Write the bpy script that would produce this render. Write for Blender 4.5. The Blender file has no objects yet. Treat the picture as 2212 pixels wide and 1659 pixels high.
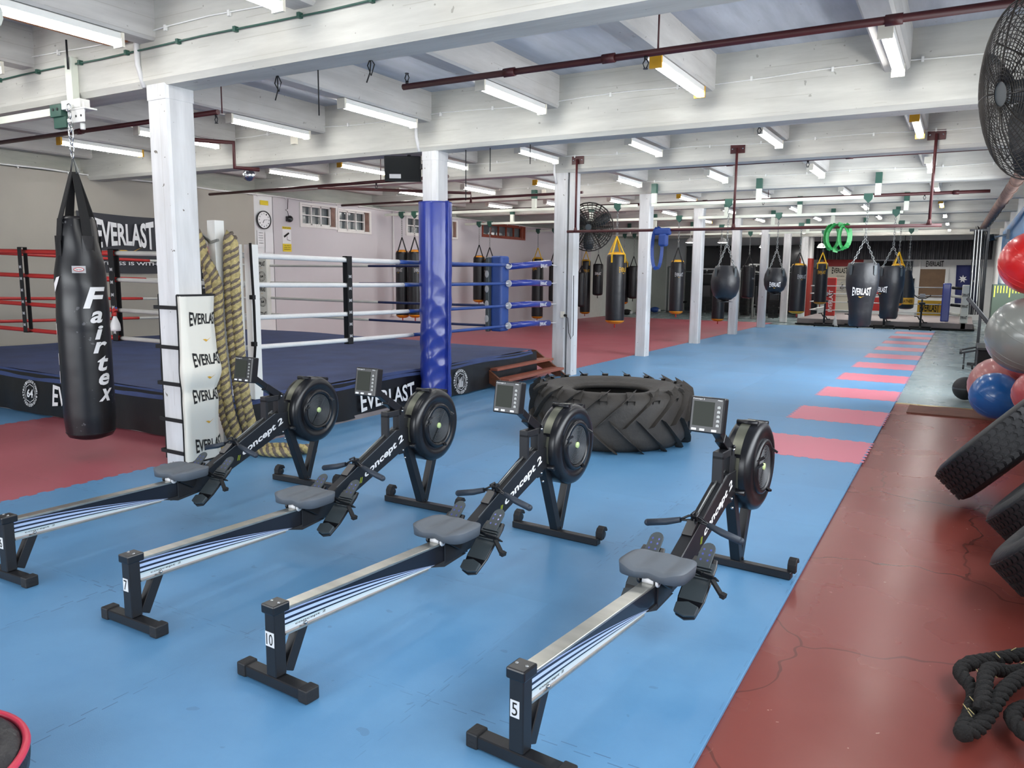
import bpy, math, random
from mathutils import Vector, Matrix
random.seed(7)
PI = math.pi
scene = bpy.context.scene
COL = scene.collection

# ------------------------------------------------------------------ camera, world, light, exposure
F_PX, PITCH, YAW, ROLL = 1670.0, 0.14123, 0.52408, 0.01005
CAM = Vector((0.654, -7.241, 1.614))
fwd = Vector((-math.sin(YAW) * math.cos(PITCH), math.cos(YAW) * math.cos(PITCH), -math.sin(PITCH)))
rgt = Vector((math.cos(YAW), math.sin(YAW), 0))
upv = rgt.cross(fwd)
r2 = rgt * math.cos(ROLL) + upv * math.sin(ROLL)
u2 = -rgt * math.sin(ROLL) + upv * math.cos(ROLL)
cd = bpy.data.cameras.new('camera'); cam = bpy.data.objects.new('camera', cd); COL.objects.link(cam)
cd.sensor_fit = 'HORIZONTAL'; cd.sensor_width = 36.0; cd.lens = 36.0 * F_PX / 2212.0; cd.clip_end = 200; cd.clip_start = 0.05
cam.matrix_world = Matrix(((r2.x, u2.x, -fwd.x, CAM.x), (r2.y, u2.y, -fwd.y, CAM.y), (r2.z, u2.z, -fwd.z, CAM.z), (0, 0, 0, 1)))
scene.camera = cam

world = bpy.data.worlds.new('world'); scene.world = world; world.use_nodes = True
bg = world.node_tree.nodes['Background']; bg.inputs[0].default_value = (0.86, 0.93, 1.0, 1); bg.inputs[1].default_value = 0.9

def area(name, loc, target, sx, sy, power, color=(1, 1, 1)):
    d = bpy.data.lights.new(name, 'AREA'); d.shape = 'RECTANGLE'; d.size = sx; d.size_y = sy; d.energy = power; d.color = color; d.spread = 2.3
    o = bpy.data.objects.new(name, d); COL.objects.link(o); o.location = loc
    o.rotation_euler = (Vector(target) - Vector(loc)).to_track_quat('-Z', 'Y').to_euler()
    return o
# daylight through the window bands of the right-hand wall; soft fill added at the side left open behind the camera
area('daylight_right_near', (1.95, -3.5, 1.95), (-4, -3.0, 0.6), 7.5, 1.5, 130, (0.90, 0.95, 1.0))
area('daylight_right_far', (1.95, 6.3, 2.1), (-4, 9.5, 0.0), 6.0, 1.7, 190, (0.90, 0.95, 1.0))
area('fill_front', (-5.0, -11.6, 2.0), (-4.5, -2, 0.2), 10.0, 2.2, 210, (0.92, 0.96, 1.0))
vs = scene.view_settings
vs.view_transform = 'Standard'; vs.look = 'None'; vs.gamma = 1.0; vs.use_curve_mapping = False; vs.exposure = 0.48
cy = scene.cycles
cy.max_bounces = 7; cy.diffuse_bounces = 4; cy.glossy_bounces = 3; cy.transmission_bounces = 4; cy.transparent_max_bounces = 6
cy.use_denoising = True; cy.sample_clamp_indirect = 6.0; cy.caustics_reflective = False; cy.caustics_refractive = False

# ------------------------------------------------------------------ materials
def lin(h):
    h = h.lstrip('#'); c = [int(h[i:i + 2], 16) / 255 for i in (0, 2, 4)]
    return tuple((x / 12.92 if x <= 0.04045 else ((x + 0.055) / 1.055) ** 2.4) for x in c) + (1,)
MATS = {}
class NT:
    def __init__(s, nt): s.nt = nt
    def n(s, t, **k):
        x = s.nt.nodes.new(t)
        for a, b in k.items(): setattr(x, a, b)
        return x
    def l(s, a, b): s.nt.links.new(a, b)
    def math(s, op, a, b=None, c=None):
        x = s.n('ShaderNodeMath', operation=op)
        for i, v in enumerate((a, b, c)):
            if v is None: continue
            if isinstance(v, (int, float)): x.inputs[i].default_value = v
            else: s.l(v, x.inputs[i])
        return x.outputs[0]
    def mix(s, f, a, b):
        x = s.n('ShaderNodeMix', data_type='RGBA')
        for i, v in ((0, f), (6, a), (7, b)):
            if isinstance(v, (int, float, tuple)): x.inputs[i].default_value = v
            else: s.l(v, x.inputs[i])
        return x.outputs[2]
def mat(name, col, rough=0.6, metal=0.0, var=0.0, vscale=6.0, bump=0.0, bscale=40.0, spec=0.5, coat=0.0, stretch=None, emit=None):
    if name in MATS: return MATS[name]
    m = bpy.data.materials.new(name); m.use_nodes = True; MATS[name] = m
    T = NT(m.node_tree); b = m.node_tree.nodes['Principled BSDF']
    c = lin(col) if isinstance(col, str) else tuple(col) + (1,)
    b.inputs['Base Color'].default_value = c; b.inputs['Roughness'].default_value = rough; b.inputs['Metallic'].default_value = metal
    b.inputs['Specular IOR Level'].default_value = spec; b.inputs['Coat Weight'].default_value = coat
    if emit: b.inputs['Emission Color'].default_value = c; b.inputs['Emission Strength'].default_value = emit
    if var or bump:
        tc = T.n('ShaderNodeTexCoord'); mp = T.n('ShaderNodeMapping'); T.l(tc.outputs['Object'], mp.inputs[0])
        if stretch: mp.inputs['Scale'].default_value = stretch
    if var:
        nz = T.n('ShaderNodeTexNoise'); nz.inputs['Scale'].default_value = vscale; nz.inputs['Detail'].default_value = 6; T.l(mp.outputs[0], nz.inputs[0])
        f = T.math('MULTIPLY_ADD', nz.outputs[0], 2.4, -0.7); f2 = T.n('ShaderNodeClamp'); T.l(f, f2.inputs[0])
        lo = tuple(x * (1 - var) for x in c[:3]) + (1,); hi = tuple(min(1, x * (1 + var * 0.5)) for x in c[:3]) + (1,)
        T.l(T.mix(f2.outputs[0], lo, hi), b.inputs['Base Color'])
    if bump:
        nb = T.n('ShaderNodeTexNoise'); nb.inputs['Scale'].default_value = bscale; nb.inputs['Detail'].default_value = 4; T.l(mp.outputs[0], nb.inputs[0])
        bp = T.n('ShaderNodeBump'); bp.inputs['Strength'].default_value = bump; bp.inputs['Distance'].default_value = 0.01
        T.l(nb.outputs[0], bp.inputs['Height']); T.l(bp.outputs[0], b.inputs['Normal'])
    return m

def painted_board(name, col, along, chips=0.5):
    """white painted concrete cast against boards: faint board joints along one axis, grime and chips"""
    m = mat(name, col, 0.55, spec=0.35); T = NT(m.node_tree); b = m.node_tree.nodes['Principled BSDF']
    tc = T.n('ShaderNodeTexCoord'); sep = T.n('ShaderNodeSeparateXYZ'); T.l(tc.outputs['Object'], sep.inputs[0])
    mp = T.n('ShaderNodeMapping'); T.l(tc.outputs['Object'], mp.inputs[0])
    sc = [7.0, 7.0, 7.0]; sc[along] = 0.9; mp.inputs['Scale'].default_value = sc
    nz = T.n('ShaderNodeTexNoise'); nz.inputs['Scale'].default_value = 1.0; nz.inputs['Detail'].default_value = 8; nz.inputs['Roughness'].default_value = 0.6; T.l(mp.outputs[0], nz.inputs[0])
    n2 = T.n('ShaderNodeTexNoise'); n2.inputs['Scale'].default_value = 1.3; n2.inputs['Detail'].default_value = 3; T.l(tc.outputs['Object'], n2.inputs[0])
    c = lin(col); dk = tuple(x * 0.76 for x in c[:3]) + (1,); dirt = tuple((x * 0.62, x * 0.60, x * 0.55)[i] for i, x in enumerate(c[:3])) + (1,)
    f = T.math('MULTIPLY_ADD', nz.outputs[0], 3.0, -1.05); cl = T.n('ShaderNodeClamp'); T.l(f, cl.inputs[0])
    base = T.mix(cl.outputs[0], dk, c)
    g = T.math('MULTIPLY_ADD', n2.outputs[0], 4.0, -2.25); cg = T.n('ShaderNodeClamp'); T.l(g, cg.inputs[0])
    base = T.mix(T.math('MULTIPLY', cg.outputs[0], 0.5), base, dirt)
    # board joints (along the member)
    zed = sep.outputs[2] if along != 2 else sep.outputs[0]
    wob = T.math('MULTIPLY_ADD', nz.outputs[0], 0.012, 0.0)
    fr = T.math('FRACT', T.math('MULTIPLY', T.math('ADD', zed, wob), 1 / 0.135))
    line = T.math('LESS_THAN', fr, 0.035)
    gate = T.math('GREATER_THAN', n2.outputs[0], 0.5)
    ln = T.math('MULTIPLY', T.math('MULTIPLY', line, gate), 0.55)
    base = T.mix(ln, base, dirt)
    n3 = T.n('ShaderNodeTexNoise'); n3.inputs['Scale'].default_value = 16; n3.inputs['Detail'].default_value = 2; T.l(tc.outputs['Object'], n3.inputs[0])
    chip = T.math('MULTIPLY', T.math('GREATER_THAN', n3.outputs[0], 0.735), chips)
    base = T.mix(chip, base, lin('#6d675c'))
    T.l(base, b.inputs['Base Color'])
    bp = T.n('ShaderNodeBump'); bp.inputs['Strength'].default_value = 0.5; bp.inputs['Distance'].default_value = 0.01
    T.l(T.math('SUBTRACT', nz.outputs[0], T.math('ADD', ln, chip)), bp.inputs['Height']); T.l(bp.outputs[0], b.inputs['Normal'])
    return m
beam_x = painted_board('painted_beam_x', '#cdccc4', 0)
beam_y = painted_board('painted_joist_y', '#cac8c4', 1)
col_m = painted_board('painted_column', '#dedede', 2, 0.9)
slab_m = painted_board('painted_slab', '#b9bfc9', 1, 0.3)

def mat_foam(name, col, c2, seams=True, gloss=0.42):
    m = mat(name, col, gloss, spec=0.45); T = NT(m.node_tree); b = m.node_tree.nodes['Principled BSDF']
    tc = T.n('ShaderNodeTexCoord'); sep = T.n('ShaderNodeSeparateXYZ'); T.l(tc.outputs['Object'], sep.inputs[0])
    X, Y = sep.outputs[0], sep.outputs[1]
    n1 = T.n('ShaderNodeTexNoise'); n1.inputs['Scale'].default_value = 1.6; n1.inputs['Detail'].default_value = 7; n1.inputs['Roughness'].default_value = 0.62; T.l(tc.outputs['Object'], n1.inputs[0])
    f = T.n('ShaderNodeClamp'); T.l(T.math('MULTIPLY_ADD', n1.outputs[0], 1.6, -0.3), f.inputs[0])
    base = T.mix(f.outputs[0], lin(col), lin(c2))
    # tile to tile tone
    vt = T.n('ShaderNodeCombineXYZ'); T.l(T.math('FLOOR', X), vt.inputs[0]); T.l(T.math('FLOOR', Y), vt.inputs[1])
    wn = T.n('ShaderNodeTexWhiteNoise', noise_dimensions='3D'); T.l(vt.outputs[0], wn.inputs[0])
    hs = T.n('ShaderNodeHueSaturation'); T.l(base, hs.inputs['Color']); T.l(T.math('MULTIPLY_ADD', wn.outputs[0], 0.10, 0.95), hs.inputs['Value'])
    base = hs.outputs[0]
    n4 = T.n('ShaderNodeTexNoise'); n4.inputs['Scale'].default_value = 9; n4.inputs['Detail'].default_value = 2; T.l(tc.outputs['Object'], n4.inputs[0])
    sp = T.math('MULTIPLY', T.math('GREATER_THAN', n4.outputs[0], 0.72), 0.18)
    base = T.mix(sp, base, (0.02, 0.03, 0.06, 1))
    def seam(a, c):   # puzzle seam on integer lines of a, teeth along c
        tooth = T.math('MULTIPLY', T.math('SIGN', T.math('SINE', T.math('MULTIPLY', c, 2 * PI / 0.125))), 0.014)
        d = T.math('SUBTRACT', T.math('FRACT', T.math('ADD', T.math('ADD', a, tooth), 0.5)), 0.5)
        return T.math('LESS_THAN', T.math('ABSOLUTE', d), 0.0022)
    if seams:
        n5 = T.n('ShaderNodeTexNoise'); n5.inputs['Scale'].default_value = 1.1; n5.inputs['Detail'].default_value = 3; T.l(tc.outputs['Object'], n5.inputs[0])
        gate = T.n('ShaderNodeClamp'); T.l(T.math('MULTIPLY_ADD', n5.outputs[0], 5.0, -2.3), gate.inputs[0])
        s = T.math('MAXIMUM', seam(Y, X), seam(X, Y))
        base = T.mix(T.math('MULTIPLY', T.math('MULTIPLY', s, gate.outputs[0]), 0.6), base, (0.01, 0.03, 0.08, 1))
    T.l(base, b.inputs['Base Color'])
    nb = T.n('ShaderNodeTexNoise'); nb.inputs['Scale'].default_value = 220; T.l(tc.outputs['Object'], nb.inputs[0])
    bp = T.n('ShaderNodeBump'); bp.inputs['Strength'].default_value = 0.12; bp.inputs['Distance'].default_value = 0.004
    T.l(nb.outputs[0], bp.inputs['Height']); T.l(bp.outputs[0], b.inputs['Normal'])
    T.l(T.math('MULTIPLY_ADD', n1.outputs[0], 0.25, gloss - 0.1), b.inputs['Roughness'])
    return m
blue_foam = mat_foam('blue_foam', '#5086b2', '#6b9ec6')
red_foam = mat_foam('red_foam', '#a2505a', '#b4646e')
red_foam_sheen = mat_foam('red_foam_sheen', '#cf7082', '#da8090', seams=False)  # red mat colour, lightened to carry the sky sheen on the edge tiles
edge_foam = mat('blue_foam_edge', '#3a6fa8', 0.6)

def floor_paint():
    m = mat('painted_concrete', '#7a2f28', 0.25, spec=0.5); T = NT(m.node_tree); b = m.node_tree.nodes['Principled BSDF']
    tc = T.n('ShaderNodeTexCoord'); sep = T.n('ShaderNodeSeparateXYZ'); T.l(tc.outputs['Object'], sep.inputs[0])
    n1 = T.n('ShaderNodeTexNoise'); n1.inputs['Scale'].default_value = 1.2; n1.inputs['Detail'].default_value = 4; T.l(tc.outputs['Object'], n1.inputs[0])
    f = T.n('ShaderNodeClamp'); T.l(T.math('MULTIPLY_ADD', n1.outputs[0], 1.5, -0.25), f.inputs[0])
    red = T.mix(f.outputs[0], lin('#7d3a32'), lin('#8b4840')); grey = T.mix(f.outputs[0], lin('#8d9da0'), lin('#97a6a6'))
    sel = T.math('GREATER_THAN', sep.outputs[1], 4.02)
    base = T.mix(sel, red, grey)
    yl = T.math('MULTIPLY', T.math('GREATER_THAN', sep.outputs[1], 3.96), T.math('LESS_THAN', sep.outputs[1], 4.06))
    base = T.mix(T.math('MULTIPLY', yl, 0.8), base, lin('#cdb36a'))
    vo = T.n('ShaderNodeTexVoronoi', feature='DISTANCE_TO_EDGE'); vo.inputs['Scale'].default_value = 0.55
    mp = T.n('ShaderNodeMapping'); T.l(tc.outputs['Object'], mp.inputs[0]); nd = T.n('ShaderNodeTexNoise'); nd.inputs['Scale'].default_value = 3; T.l(tc.outputs['Object'], nd.inputs[0])
    mx = T.n('ShaderNodeVectorMath', operation='MULTIPLY_ADD'); T.l(nd.outputs[1], mx.inputs[0]); mx.inputs[1].default_value = (0.35, 0.35, 0); T.l(mp.outputs[0], mx.inputs[2]); T.l(mx.outputs[0], vo.inputs[0])
    cr = T.math('MULTIPLY', T.math('LESS_THAN', vo.outputs[0], 0.0028), 0.45)
    base = T.mix(cr, base, (0.03, 0.015, 0.012, 1))
    n3 = T.n('ShaderNodeTexNoise'); n3.inputs['Scale'].default_value = 26; T.l(tc.outputs['Object'], n3.inputs[0])
    base = T.mix(T.math('MULTIPLY', T.math('GREATER_THAN', n3.outputs[0], 0.77), 0.6), base, lin('#b98a7c'))
    T.l(base, b.inputs['Base Color'])
    T.l(T.math('MULTIPLY_ADD', n1.outputs[0], 0.14, 0.20), b.inputs['Roughness'])
    return m

M_ = dict(
 black=mat('black_metal', '#17181c', 0.42, 0.0, var=0.2, spec=0.5),
 blackp=mat('black_plastic', '#131418', 0.30, spec=0.5),
 rubber=mat('black_rubber', '#1b1b1d', 0.6, bump=0.2, bscale=60),
 vinyl=mat('black_vinyl', '#121216', 0.38, spec=0.5, bump=0.35, bscale=14),
 vinyl2=mat('black_leather', '#18191e', 0.40, bump=0.5, bscale=9),
 strap=mat('black_webbing', '#0e0e10', 0.75, bump=0.3, bscale=200),
 ystrap=mat('yellow_webbing', '#d9ac14', 0.6),
 orange=mat('orange_vinyl', '#d78a1c', 0.45, var=0.2),
 yellowv=mat('yellow_vinyl', '#dba322', 0.45, var=0.2),
 chrome=mat('chrome_steel', '#b9bbbd', 0.25, 1.0),
 steel=mat('dull_steel', '#8f9190', 0.45, 0.9),
 alu=mat('brushed_aluminium', '#b9b8b0', 0.28, 0.9, var=0.15, vscale=3, stretch=(1, 6, 1)),
 white=mat('white_print', '#e8e8e8', 0.5),
 whitep=mat('white_plastic', '#dcdcdc', 0.35),
 lwhite=mat('white_enamel', '#e6e6e2', 0.4),
 tube=mat('tube_light', (1.0, 0.985, 0.95), 0.4, emit=30.0),
 seat=mat('grey_seat_foam', '#5c6269', 0.55, spec=0.4),
 dgrey=mat('dark_grey_plastic', '#3a4246', 0.5),
 handle=mat('handle_rubber', '#27303c', 0.55),
 olive=mat('silver_olive_mesh', '#77786a', 0.35, 0.6, var=0.15),
 screen=mat('lcd_screen', '#1f241a', 0.45, spec=0.3),
 green=mat('green_hub', '#c9dd9a', 0.4),
 lime=mat('lime_print', '#b7c832', 0.5),
 bluev=mat('blue_vinyl', '#22358f', 0.28, bump=0.25, bscale=6, spec=0.6, coat=0.2),
 bluerope=mat('blue_rope_cover', '#2b4c93', 0.45, var=0.15),
 navy=mat('navy_cover', '#14244f', 0.5),
 whiterope=mat('white_rope_cover', '#e2e2e0', 0.5, var=0.06, bump=0.4, bscale=70),
 shadedrope=mat('shaded_white_rope_cover', '#b9b8b2', 0.55, var=0.1),  # white rope cover with shade mixed into its colour
 redrope=mat('red_rope_cover', '#b02a26', 0.45, var=0.1),
 canvas=mat('navy_canvas', '#36456f', 0.75, var=0.22, vscale=3, bump=0.3, bscale=120),
 apron=mat('black_apron', '#101013', 0.38, var=0.1, bump=0.5, bscale=3),
 maroon=mat('maroon_pipe', '#4e2021', 0.45, var=0.2),
 dkgreen=mat('green_bracket', '#2b5246', 0.5),
 cream=mat('cream_fixture', '#e4dfcf', 0.45),
 brownw=mat('bare_timber', '#9a6236', 0.6, var=0.35, vscale=4, stretch=(12, 1, 12)),
 stepw=mat('stained_timber', '#70432d', 0.5, var=0.35, vscale=3, stretch=(8, 8, 8)),
 tread=mat('tread_timber', '#94533f', 0.5, var=0.15),
 tyre=mat('tractor_tyre_rubber', '#3a3632', 0.62, var=0.35, vscale=4, bump=0.4, bscale=30),
 tyre2=mat('tyre_rubber', '#17171a', 0.55, bump=0.3, bscale=40),
 ropet=mat('tan_rope_fibre', '#c3b27c', 0.9, var=0.35, vscale=30, bump=1.0, bscale=90),
 roped=mat('grey_rope_fibre', '#75695f', 0.9, var=0.3, vscale=30, bump=1.0, bscale=90),
 ropeb=mat('black_rope_fibre', '#1c1a19', 0.85, var=0.3, vscale=30, bump=0.8, bscale=120),
 beige=mat('beige_wall', '#a29d93', 0.7, var=0.05, vscale=1.5),
 pinkw=mat('pale_lilac_wall', '#c4c0c2', 0.65, var=0.04, vscale=1.0),
 paleg=mat('pale_green_wall', '#c9cec6', 0.65, var=0.05),
 glass=mat('dark_pane', '#5b6164', 0.12, spec=0.6, var=0.3, vscale=2),
 wframe=mat('white_window_frame', '#dedbd6', 0.5),
 mahog=mat('red_timber_frame', '#8a3a24', 0.5, var=0.25),
 yellow=mat('yellow_sign', '#dcc21e', 0.5),
 paper=mat('white_paper', '#dedede', 0.7),
 black2=mat('matt_black', '#0c0c0e', 0.8),
 curtain=mat('black_curtain', '#2c2c31', 0.7),
 banner=mat('charcoal_banner', '#33353b', 0.7, bump=0.5, bscale=2.5),
 padw=mat('cream_vinyl_pad', '#dcd9ce', 0.45, bump=0.3, bscale=5),
 bcorr=mat('blue_corrugated_steel', '#2f7fb8', 0.4),
 red=mat('red_gloss', '#b3211f', 0.4),
 rball=mat('red_gym_ball', '#d8201f', 0.3, coat=0.3), gball=mat('silver_gym_ball', '#83857f', 0.28, coat=0.3, spec=0.6),
 bball=mat('blue_gym_ball', '#1c5a9c', 0.28, coat=0.3), pball=mat('pink_gym_ball', '#b0706c', 0.35, coat=0.2),
 rball2=mat('dusty_red_gym_ball', '#a5484a', 0.35, coat=0.2), vball=mat('purple_gym_ball', '#3a2a72', 0.4),
 bandb=mat('blue_latex', '#1f3f86', 0.55), bandg=mat('green_latex', '#27a04e', 0.5),
 gold=mat('gold_print', '#cf9f2a', 0.5), greyp=mat('grey_print', '#a9a9ab', 0.5),
 darkwin=mat('dark_mirror', '#20242a', 0.12, spec=0.7),
 taupe=mat('taupe_canvas', '#8a8180', 0.8, var=0.1), brown=mat('brown_board', '#6d533a', 0.6, var=0.15),
 locker=mat('cream_panel', '#cfc8b8', 0.6), flag=mat('navy_flag', '#20285f', 0.7),
 rug=mat('brown_rubber_mat', '#6f4535', 0.7, var=0.2), white_w=mat('white_wall', '#dddddc', 0.6, var=0.03),
 fibre=mat('fan_guard_wire', '#3a3632', 0.45, 0.6), fanb=mat('fan_blade', '#34373a', 0.4),
 mirrorball=mat('mirror_ball', '#c9ccd0', 0.08, 1.0, bump=1.0, bscale=25), duct=mat('wrapped_pipe', '#7d6257', 0.8, var=0.4, vscale=6, bump=0.8, bscale=14),
 toilet=mat('greenish_white_rail', '#d5d9cc', 0.45, var=0.08),
 silver=mat('sky_window_light', '#e8eef5', 0.5))

# ------------------------------------------------------------------ mesh builder
_txt = {}
def text_geo(s, bold=0.0):
    k = (s, bold)
    if k not in _txt:
        c = bpy.data.curves.new('glyphs', 'FONT'); c.body = s; c.size = 1.0; c.offset = bold; c.resolution_u = 3; c.align_x = 'LEFT'; c.fill_mode = 'FRONT'
        o = bpy.data.objects.new('glyphs', c); me = bpy.data.meshes.new_from_object(o)
        vs_ = [(v.co.x, v.co.y) for v in me.vertices]; fs = [tuple(p.vertices) for p in me.polygons]
        x0 = min(v[0] for v in vs_); x1 = max(v[0] for v in vs_); y0 = min(v[1] for v in vs_); y1 = max(v[1] for v in vs_)
        vs_ = [((x - x0) / (x1 - x0) - 0.5, (y - y0) / (y1 - y0) - 0.5) for x, y in vs_]
        bpy.data.objects.remove(o); bpy.data.curves.remove(c); bpy.data.meshes.remove(me)
        _txt[k] = (vs_, fs)
    return _txt[k]
def V(*a): return Vector(a)
class MB:
    def __init__(s): s.v = []; s.f = []; s.mi = []; s.sm = []; s.cur = 0; s.smooth = False
    def add(s, vs_, fs, smooth=None):
        b = len(s.v); s.v += [tuple(v) for v in vs_]
        for f in fs: s.f.append(tuple(b + i for i in f)); s.mi.append(s.cur); s.sm.append(s.smooth if smooth is None else smooth)
        return s
    def box(s, x0, x1, y0, y1, z0, z1):
        return s.add([(x0, y0, z0), (x1, y0, z0), (x1, y1, z0), (x0, y1, z0), (x0, y0, z1), (x1, y0, z1), (x1, y1, z1), (x0, y1, z1)],
                     [(0, 3, 2, 1), (4, 5, 6, 7), (0, 1, 5, 4), (1, 2, 6, 5), (2, 3, 7, 6), (3, 0, 4, 7)], False)
    def bar(s, p0, p1, w, h, up=(0, 0, 1), w1=None, h1=None):
        p0, p1 = Vector(p0), Vector(p1); d = (p1 - p0).normalized(); up = Vector(up)
        sd = d.cross(up)
        if sd.length < 1e-4: sd = d.cross(Vector((0, 1, 0)))
        sd.normalize(); u = sd.cross(d); vs_ = []
        for p, a, b in ((p0, w, h), (p1, w1 or w, h1 or h)):
            for i, j in ((-1, -1), (1, -1), (1, 1), (-1, 1)): vs_.append(p + sd * (a / 2 * i) + u * (b / 2 * j))
        return s.add(vs_, [(0, 1, 2, 3), (7, 6, 5, 4), (0, 4, 5, 1), (1, 5, 6, 2), (2, 6, 7, 3), (3, 7, 4, 0)], False)
    def tube(s, pts, r, n=8, closed=False, cap=True, flat=1.0):
        pts = [Vector(p) for p in pts]; N = len(pts); rs = r if isinstance(r, (list, tuple)) else [r] * N
        vs_ = []; prev = None
        for i, p in enumerate(pts):
            a = pts[(i - 1) % N] if (i or closed) else p; b = pts[(i + 1) % N] if (i < N - 1 or closed) else p
            d = (b - a).normalized()
            if prev is None:
                ref = Vector((0, 0, 1)) if abs(d.z) < 0.9 else Vector((1, 0, 0)); u = (ref - d * ref.dot(d)).normalized()
            else:
                u = prev - d * prev.dot(d); u = u.normalized() if u.length > 1e-6 else Vector((1, 0, 0))
            prev = u; w = d.cross(u)
            for k in range(n):
                t = 2 * PI * k / n; vs_.append(p + u * math.cos(t) * rs[i] + w * math.sin(t) * rs[i] * flat)
        fs = []
        for i in range(N if closed else N - 1):
            j = (i + 1) % N
            for k in range(n): fs.append((i * n + k, i * n + (k + 1) % n, j * n + (k + 1) % n, j * n + k))
        s.add(vs_, fs, True)
        if cap and not closed:
            b = len(s.v) - N * n
            s.f.append(tuple(b + k for k in reversed(range(n)))); s.mi.append(s.cur); s.sm.append(False)
            s.f.append(tuple(b + (N - 1) * n + k for k in range(n))); s.mi.append(s.cur); s.sm.append(False)
        return s
    def cyl(s, p0, p1, r, r1=None, n=12): return s.tube([p0, p1], [r, r if r1 is None else r1], n)
    def lathe(s, prof, n=24, o=(0, 0, 0), ax='z', smooth=True):
        o = Vector(o); vs_ = []
        for r, z in prof:
            for k in range(n):
                t = 2 * PI * k / n; c, q = math.cos(t) * r, math.sin(t) * r
                vs_.append(o + (Vector((c, q, z)) if ax == 'z' else Vector((z, c, q)) if ax == 'x' else Vector((q, z, c))))
        fs = []
        for i in range(len(prof) - 1):
            for k in range(n): fs.append((i * n + k, i * n + (k + 1) % n, (i + 1) * n + (k + 1) % n, (i + 1) * n + k))
        return s.add(vs_, fs, smooth)
    def prism(s, poly, a, b, ax='x'):
        n = len(poly)
        def P(u, w, t): return (t, u, w) if ax == 'x' else (u, t, w) if ax == 'y' else (u, w, t)
        vs_ = [P(u, w, a) for u, w in poly] + [P(u, w, b) for u, w in poly]
        fs = [tuple(reversed(range(n))), tuple(range(n, 2 * n))] + [(i, (i + 1) % n, n + (i + 1) % n, n + i) for i in range(n)]
        return s.add(vs_, fs, False)
    def grid(s, fn, nu, nv, cu=False, cv=False, smooth=True):
        vs_ = [fn(i / (nu if cu else nu - 1), j / (nv if cv else nv - 1)) for i in range(nu) for j in range(nv)]
        fs = [(i * nv + j, ((i + 1) % nu) * nv + j, ((i + 1) % nu) * nv + (j + 1) % nv, i * nv + (j + 1) % nv)
              for i in range(nu if cu else nu - 1) for j in range(nv if cv else nv - 1)]
        return s.add(vs_, fs, smooth)
    def sphere(s, c, r, nu=20, nv=12, sc=(1, 1, 1)):
        c = Vector(c)
        prof = [(max(1e-4, math.sin(PI * i / nv)) * r, -math.cos(PI * i / nv) * r) for i in range(nv + 1)]
        vs_ = []
        for rr, z in prof:
            for k in range(nu):
                t = 2 * PI * k / nu; vs_.append(c + Vector((math.cos(t) * rr * sc[0], math.sin(t) * rr * sc[1], z * sc[2])))
        return s.add(vs_, [(i * nu + k, i * nu + (k + 1) % nu, (i + 1) * nu + (k + 1) % nu, (i + 1) * nu + k) for i in range(nv) for k in range(nu)], True)
    def text(s, t, place, w, h, bold=0.015, arch=0.0, rot=0.0, italic=0.0):
        """place(x, y) -> world point for x,y in metres about the middle of the word"""
        vs_, fs = text_geo(t, bold); out = []
        if getattr(place, 'curved', 0):
            pts, tri, L = list(vs_), [], place.curved
            def split(a, b, c, n=0):
                e = sorted(((math.hypot((pts[p][0] - pts[q][0]) * w, (pts[p][1] - pts[q][1]) * h), p, q, r) for p, q, r in ((a, b, c), (b, c, a), (c, a, b))), reverse=True)[0]
                if e[0] < L or n > 7: tri.append((a, b, c)); return
                pts.append(((pts[e[1]][0] + pts[e[2]][0]) / 2, (pts[e[1]][1] + pts[e[2]][1]) / 2)); m_ = len(pts) - 1
                split(e[1], m_, e[3], n + 1); split(m_, e[2], e[3], n + 1)
            for f in fs:
                for i in range(1, len(f) - 1): split(f[0], f[i], f[i + 1])
            vs_, fs = pts, tri
        for x, y in vs_:
            yy = y * (1 + arch * (2 * x) ** 2) * h; xx = x * w + italic * y * h
            if rot: xx, yy = xx * math.cos(rot) - yy * math.sin(rot), xx * math.sin(rot) + yy * math.cos(rot)
            out.append(place(xx, yy))
        return s.add(out, fs, False)
    def poly(s, pts, place): return s.add([place(x, y) for x, y in pts], [tuple(range(len(pts)))], False)
    def build(s, name, m, parent=None, bevel=0.0, seg=1):
        me = bpy.data.meshes.new(name); me.from_pydata(s.v, [], s.f)
        for x in (m if isinstance(m, (list, tuple)) else [m]): me.materials.append(M_[x] if isinstance(x, str) else x)
        me.polygons.foreach_set('material_index', s.mi); me.polygons.foreach_set('use_smooth', s.sm); me.update()
        o = bpy.data.objects.new(name, me); COL.objects.link(o); o.parent = parent
        if bevel:
            b = o.modifiers.new('bevel', 'BEVEL'); b.width = bevel; b.segments = seg; b.limit_method = 'ANGLE'; b.angle_limit = 0.7
        return o
def tag(o, label=None, cat=None, group=None, kind=None):
    if label: o['label'] = label
    if cat: o['category'] = cat
    if group: o['group'] = group
    if kind: o['kind'] = kind
    return o
def thing(name, label, cat, loc=(0, 0, 0), rz=0.0, group=None):
    o = bpy.data.objects.new(name, None); o.empty_display_size = 0.1; COL.objects.link(o); o.location = loc; o.rotation_euler = (0, 0, rz)
    return tag(o, label, cat, group)
def shift(mb, loc):
    mb.v = [(x - loc[0], y - loc[1], z - loc[2]) for x, y, z in mb.v]; return mb
def struct(o): o['kind'] = 'structure'; return o
def copy_tree(o, parent=None):
    c = o.copy(); COL.objects.link(c); c.parent = parent
    for ch in list(o.children): copy_tree(ch, c)
    return c
def plane_x(x, y0, z0, sgn=1):      # lettering on a wall facing +X (reads towards +Y) ...
    return lambda a, b: (x, y0 + sgn * a, z0 + b)
def plane_y(y, x0, z0, sgn=1):      # lettering on a face looking towards -Y
    return lambda a, b: (x0 + sgn * a, y, z0 + b)
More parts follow.
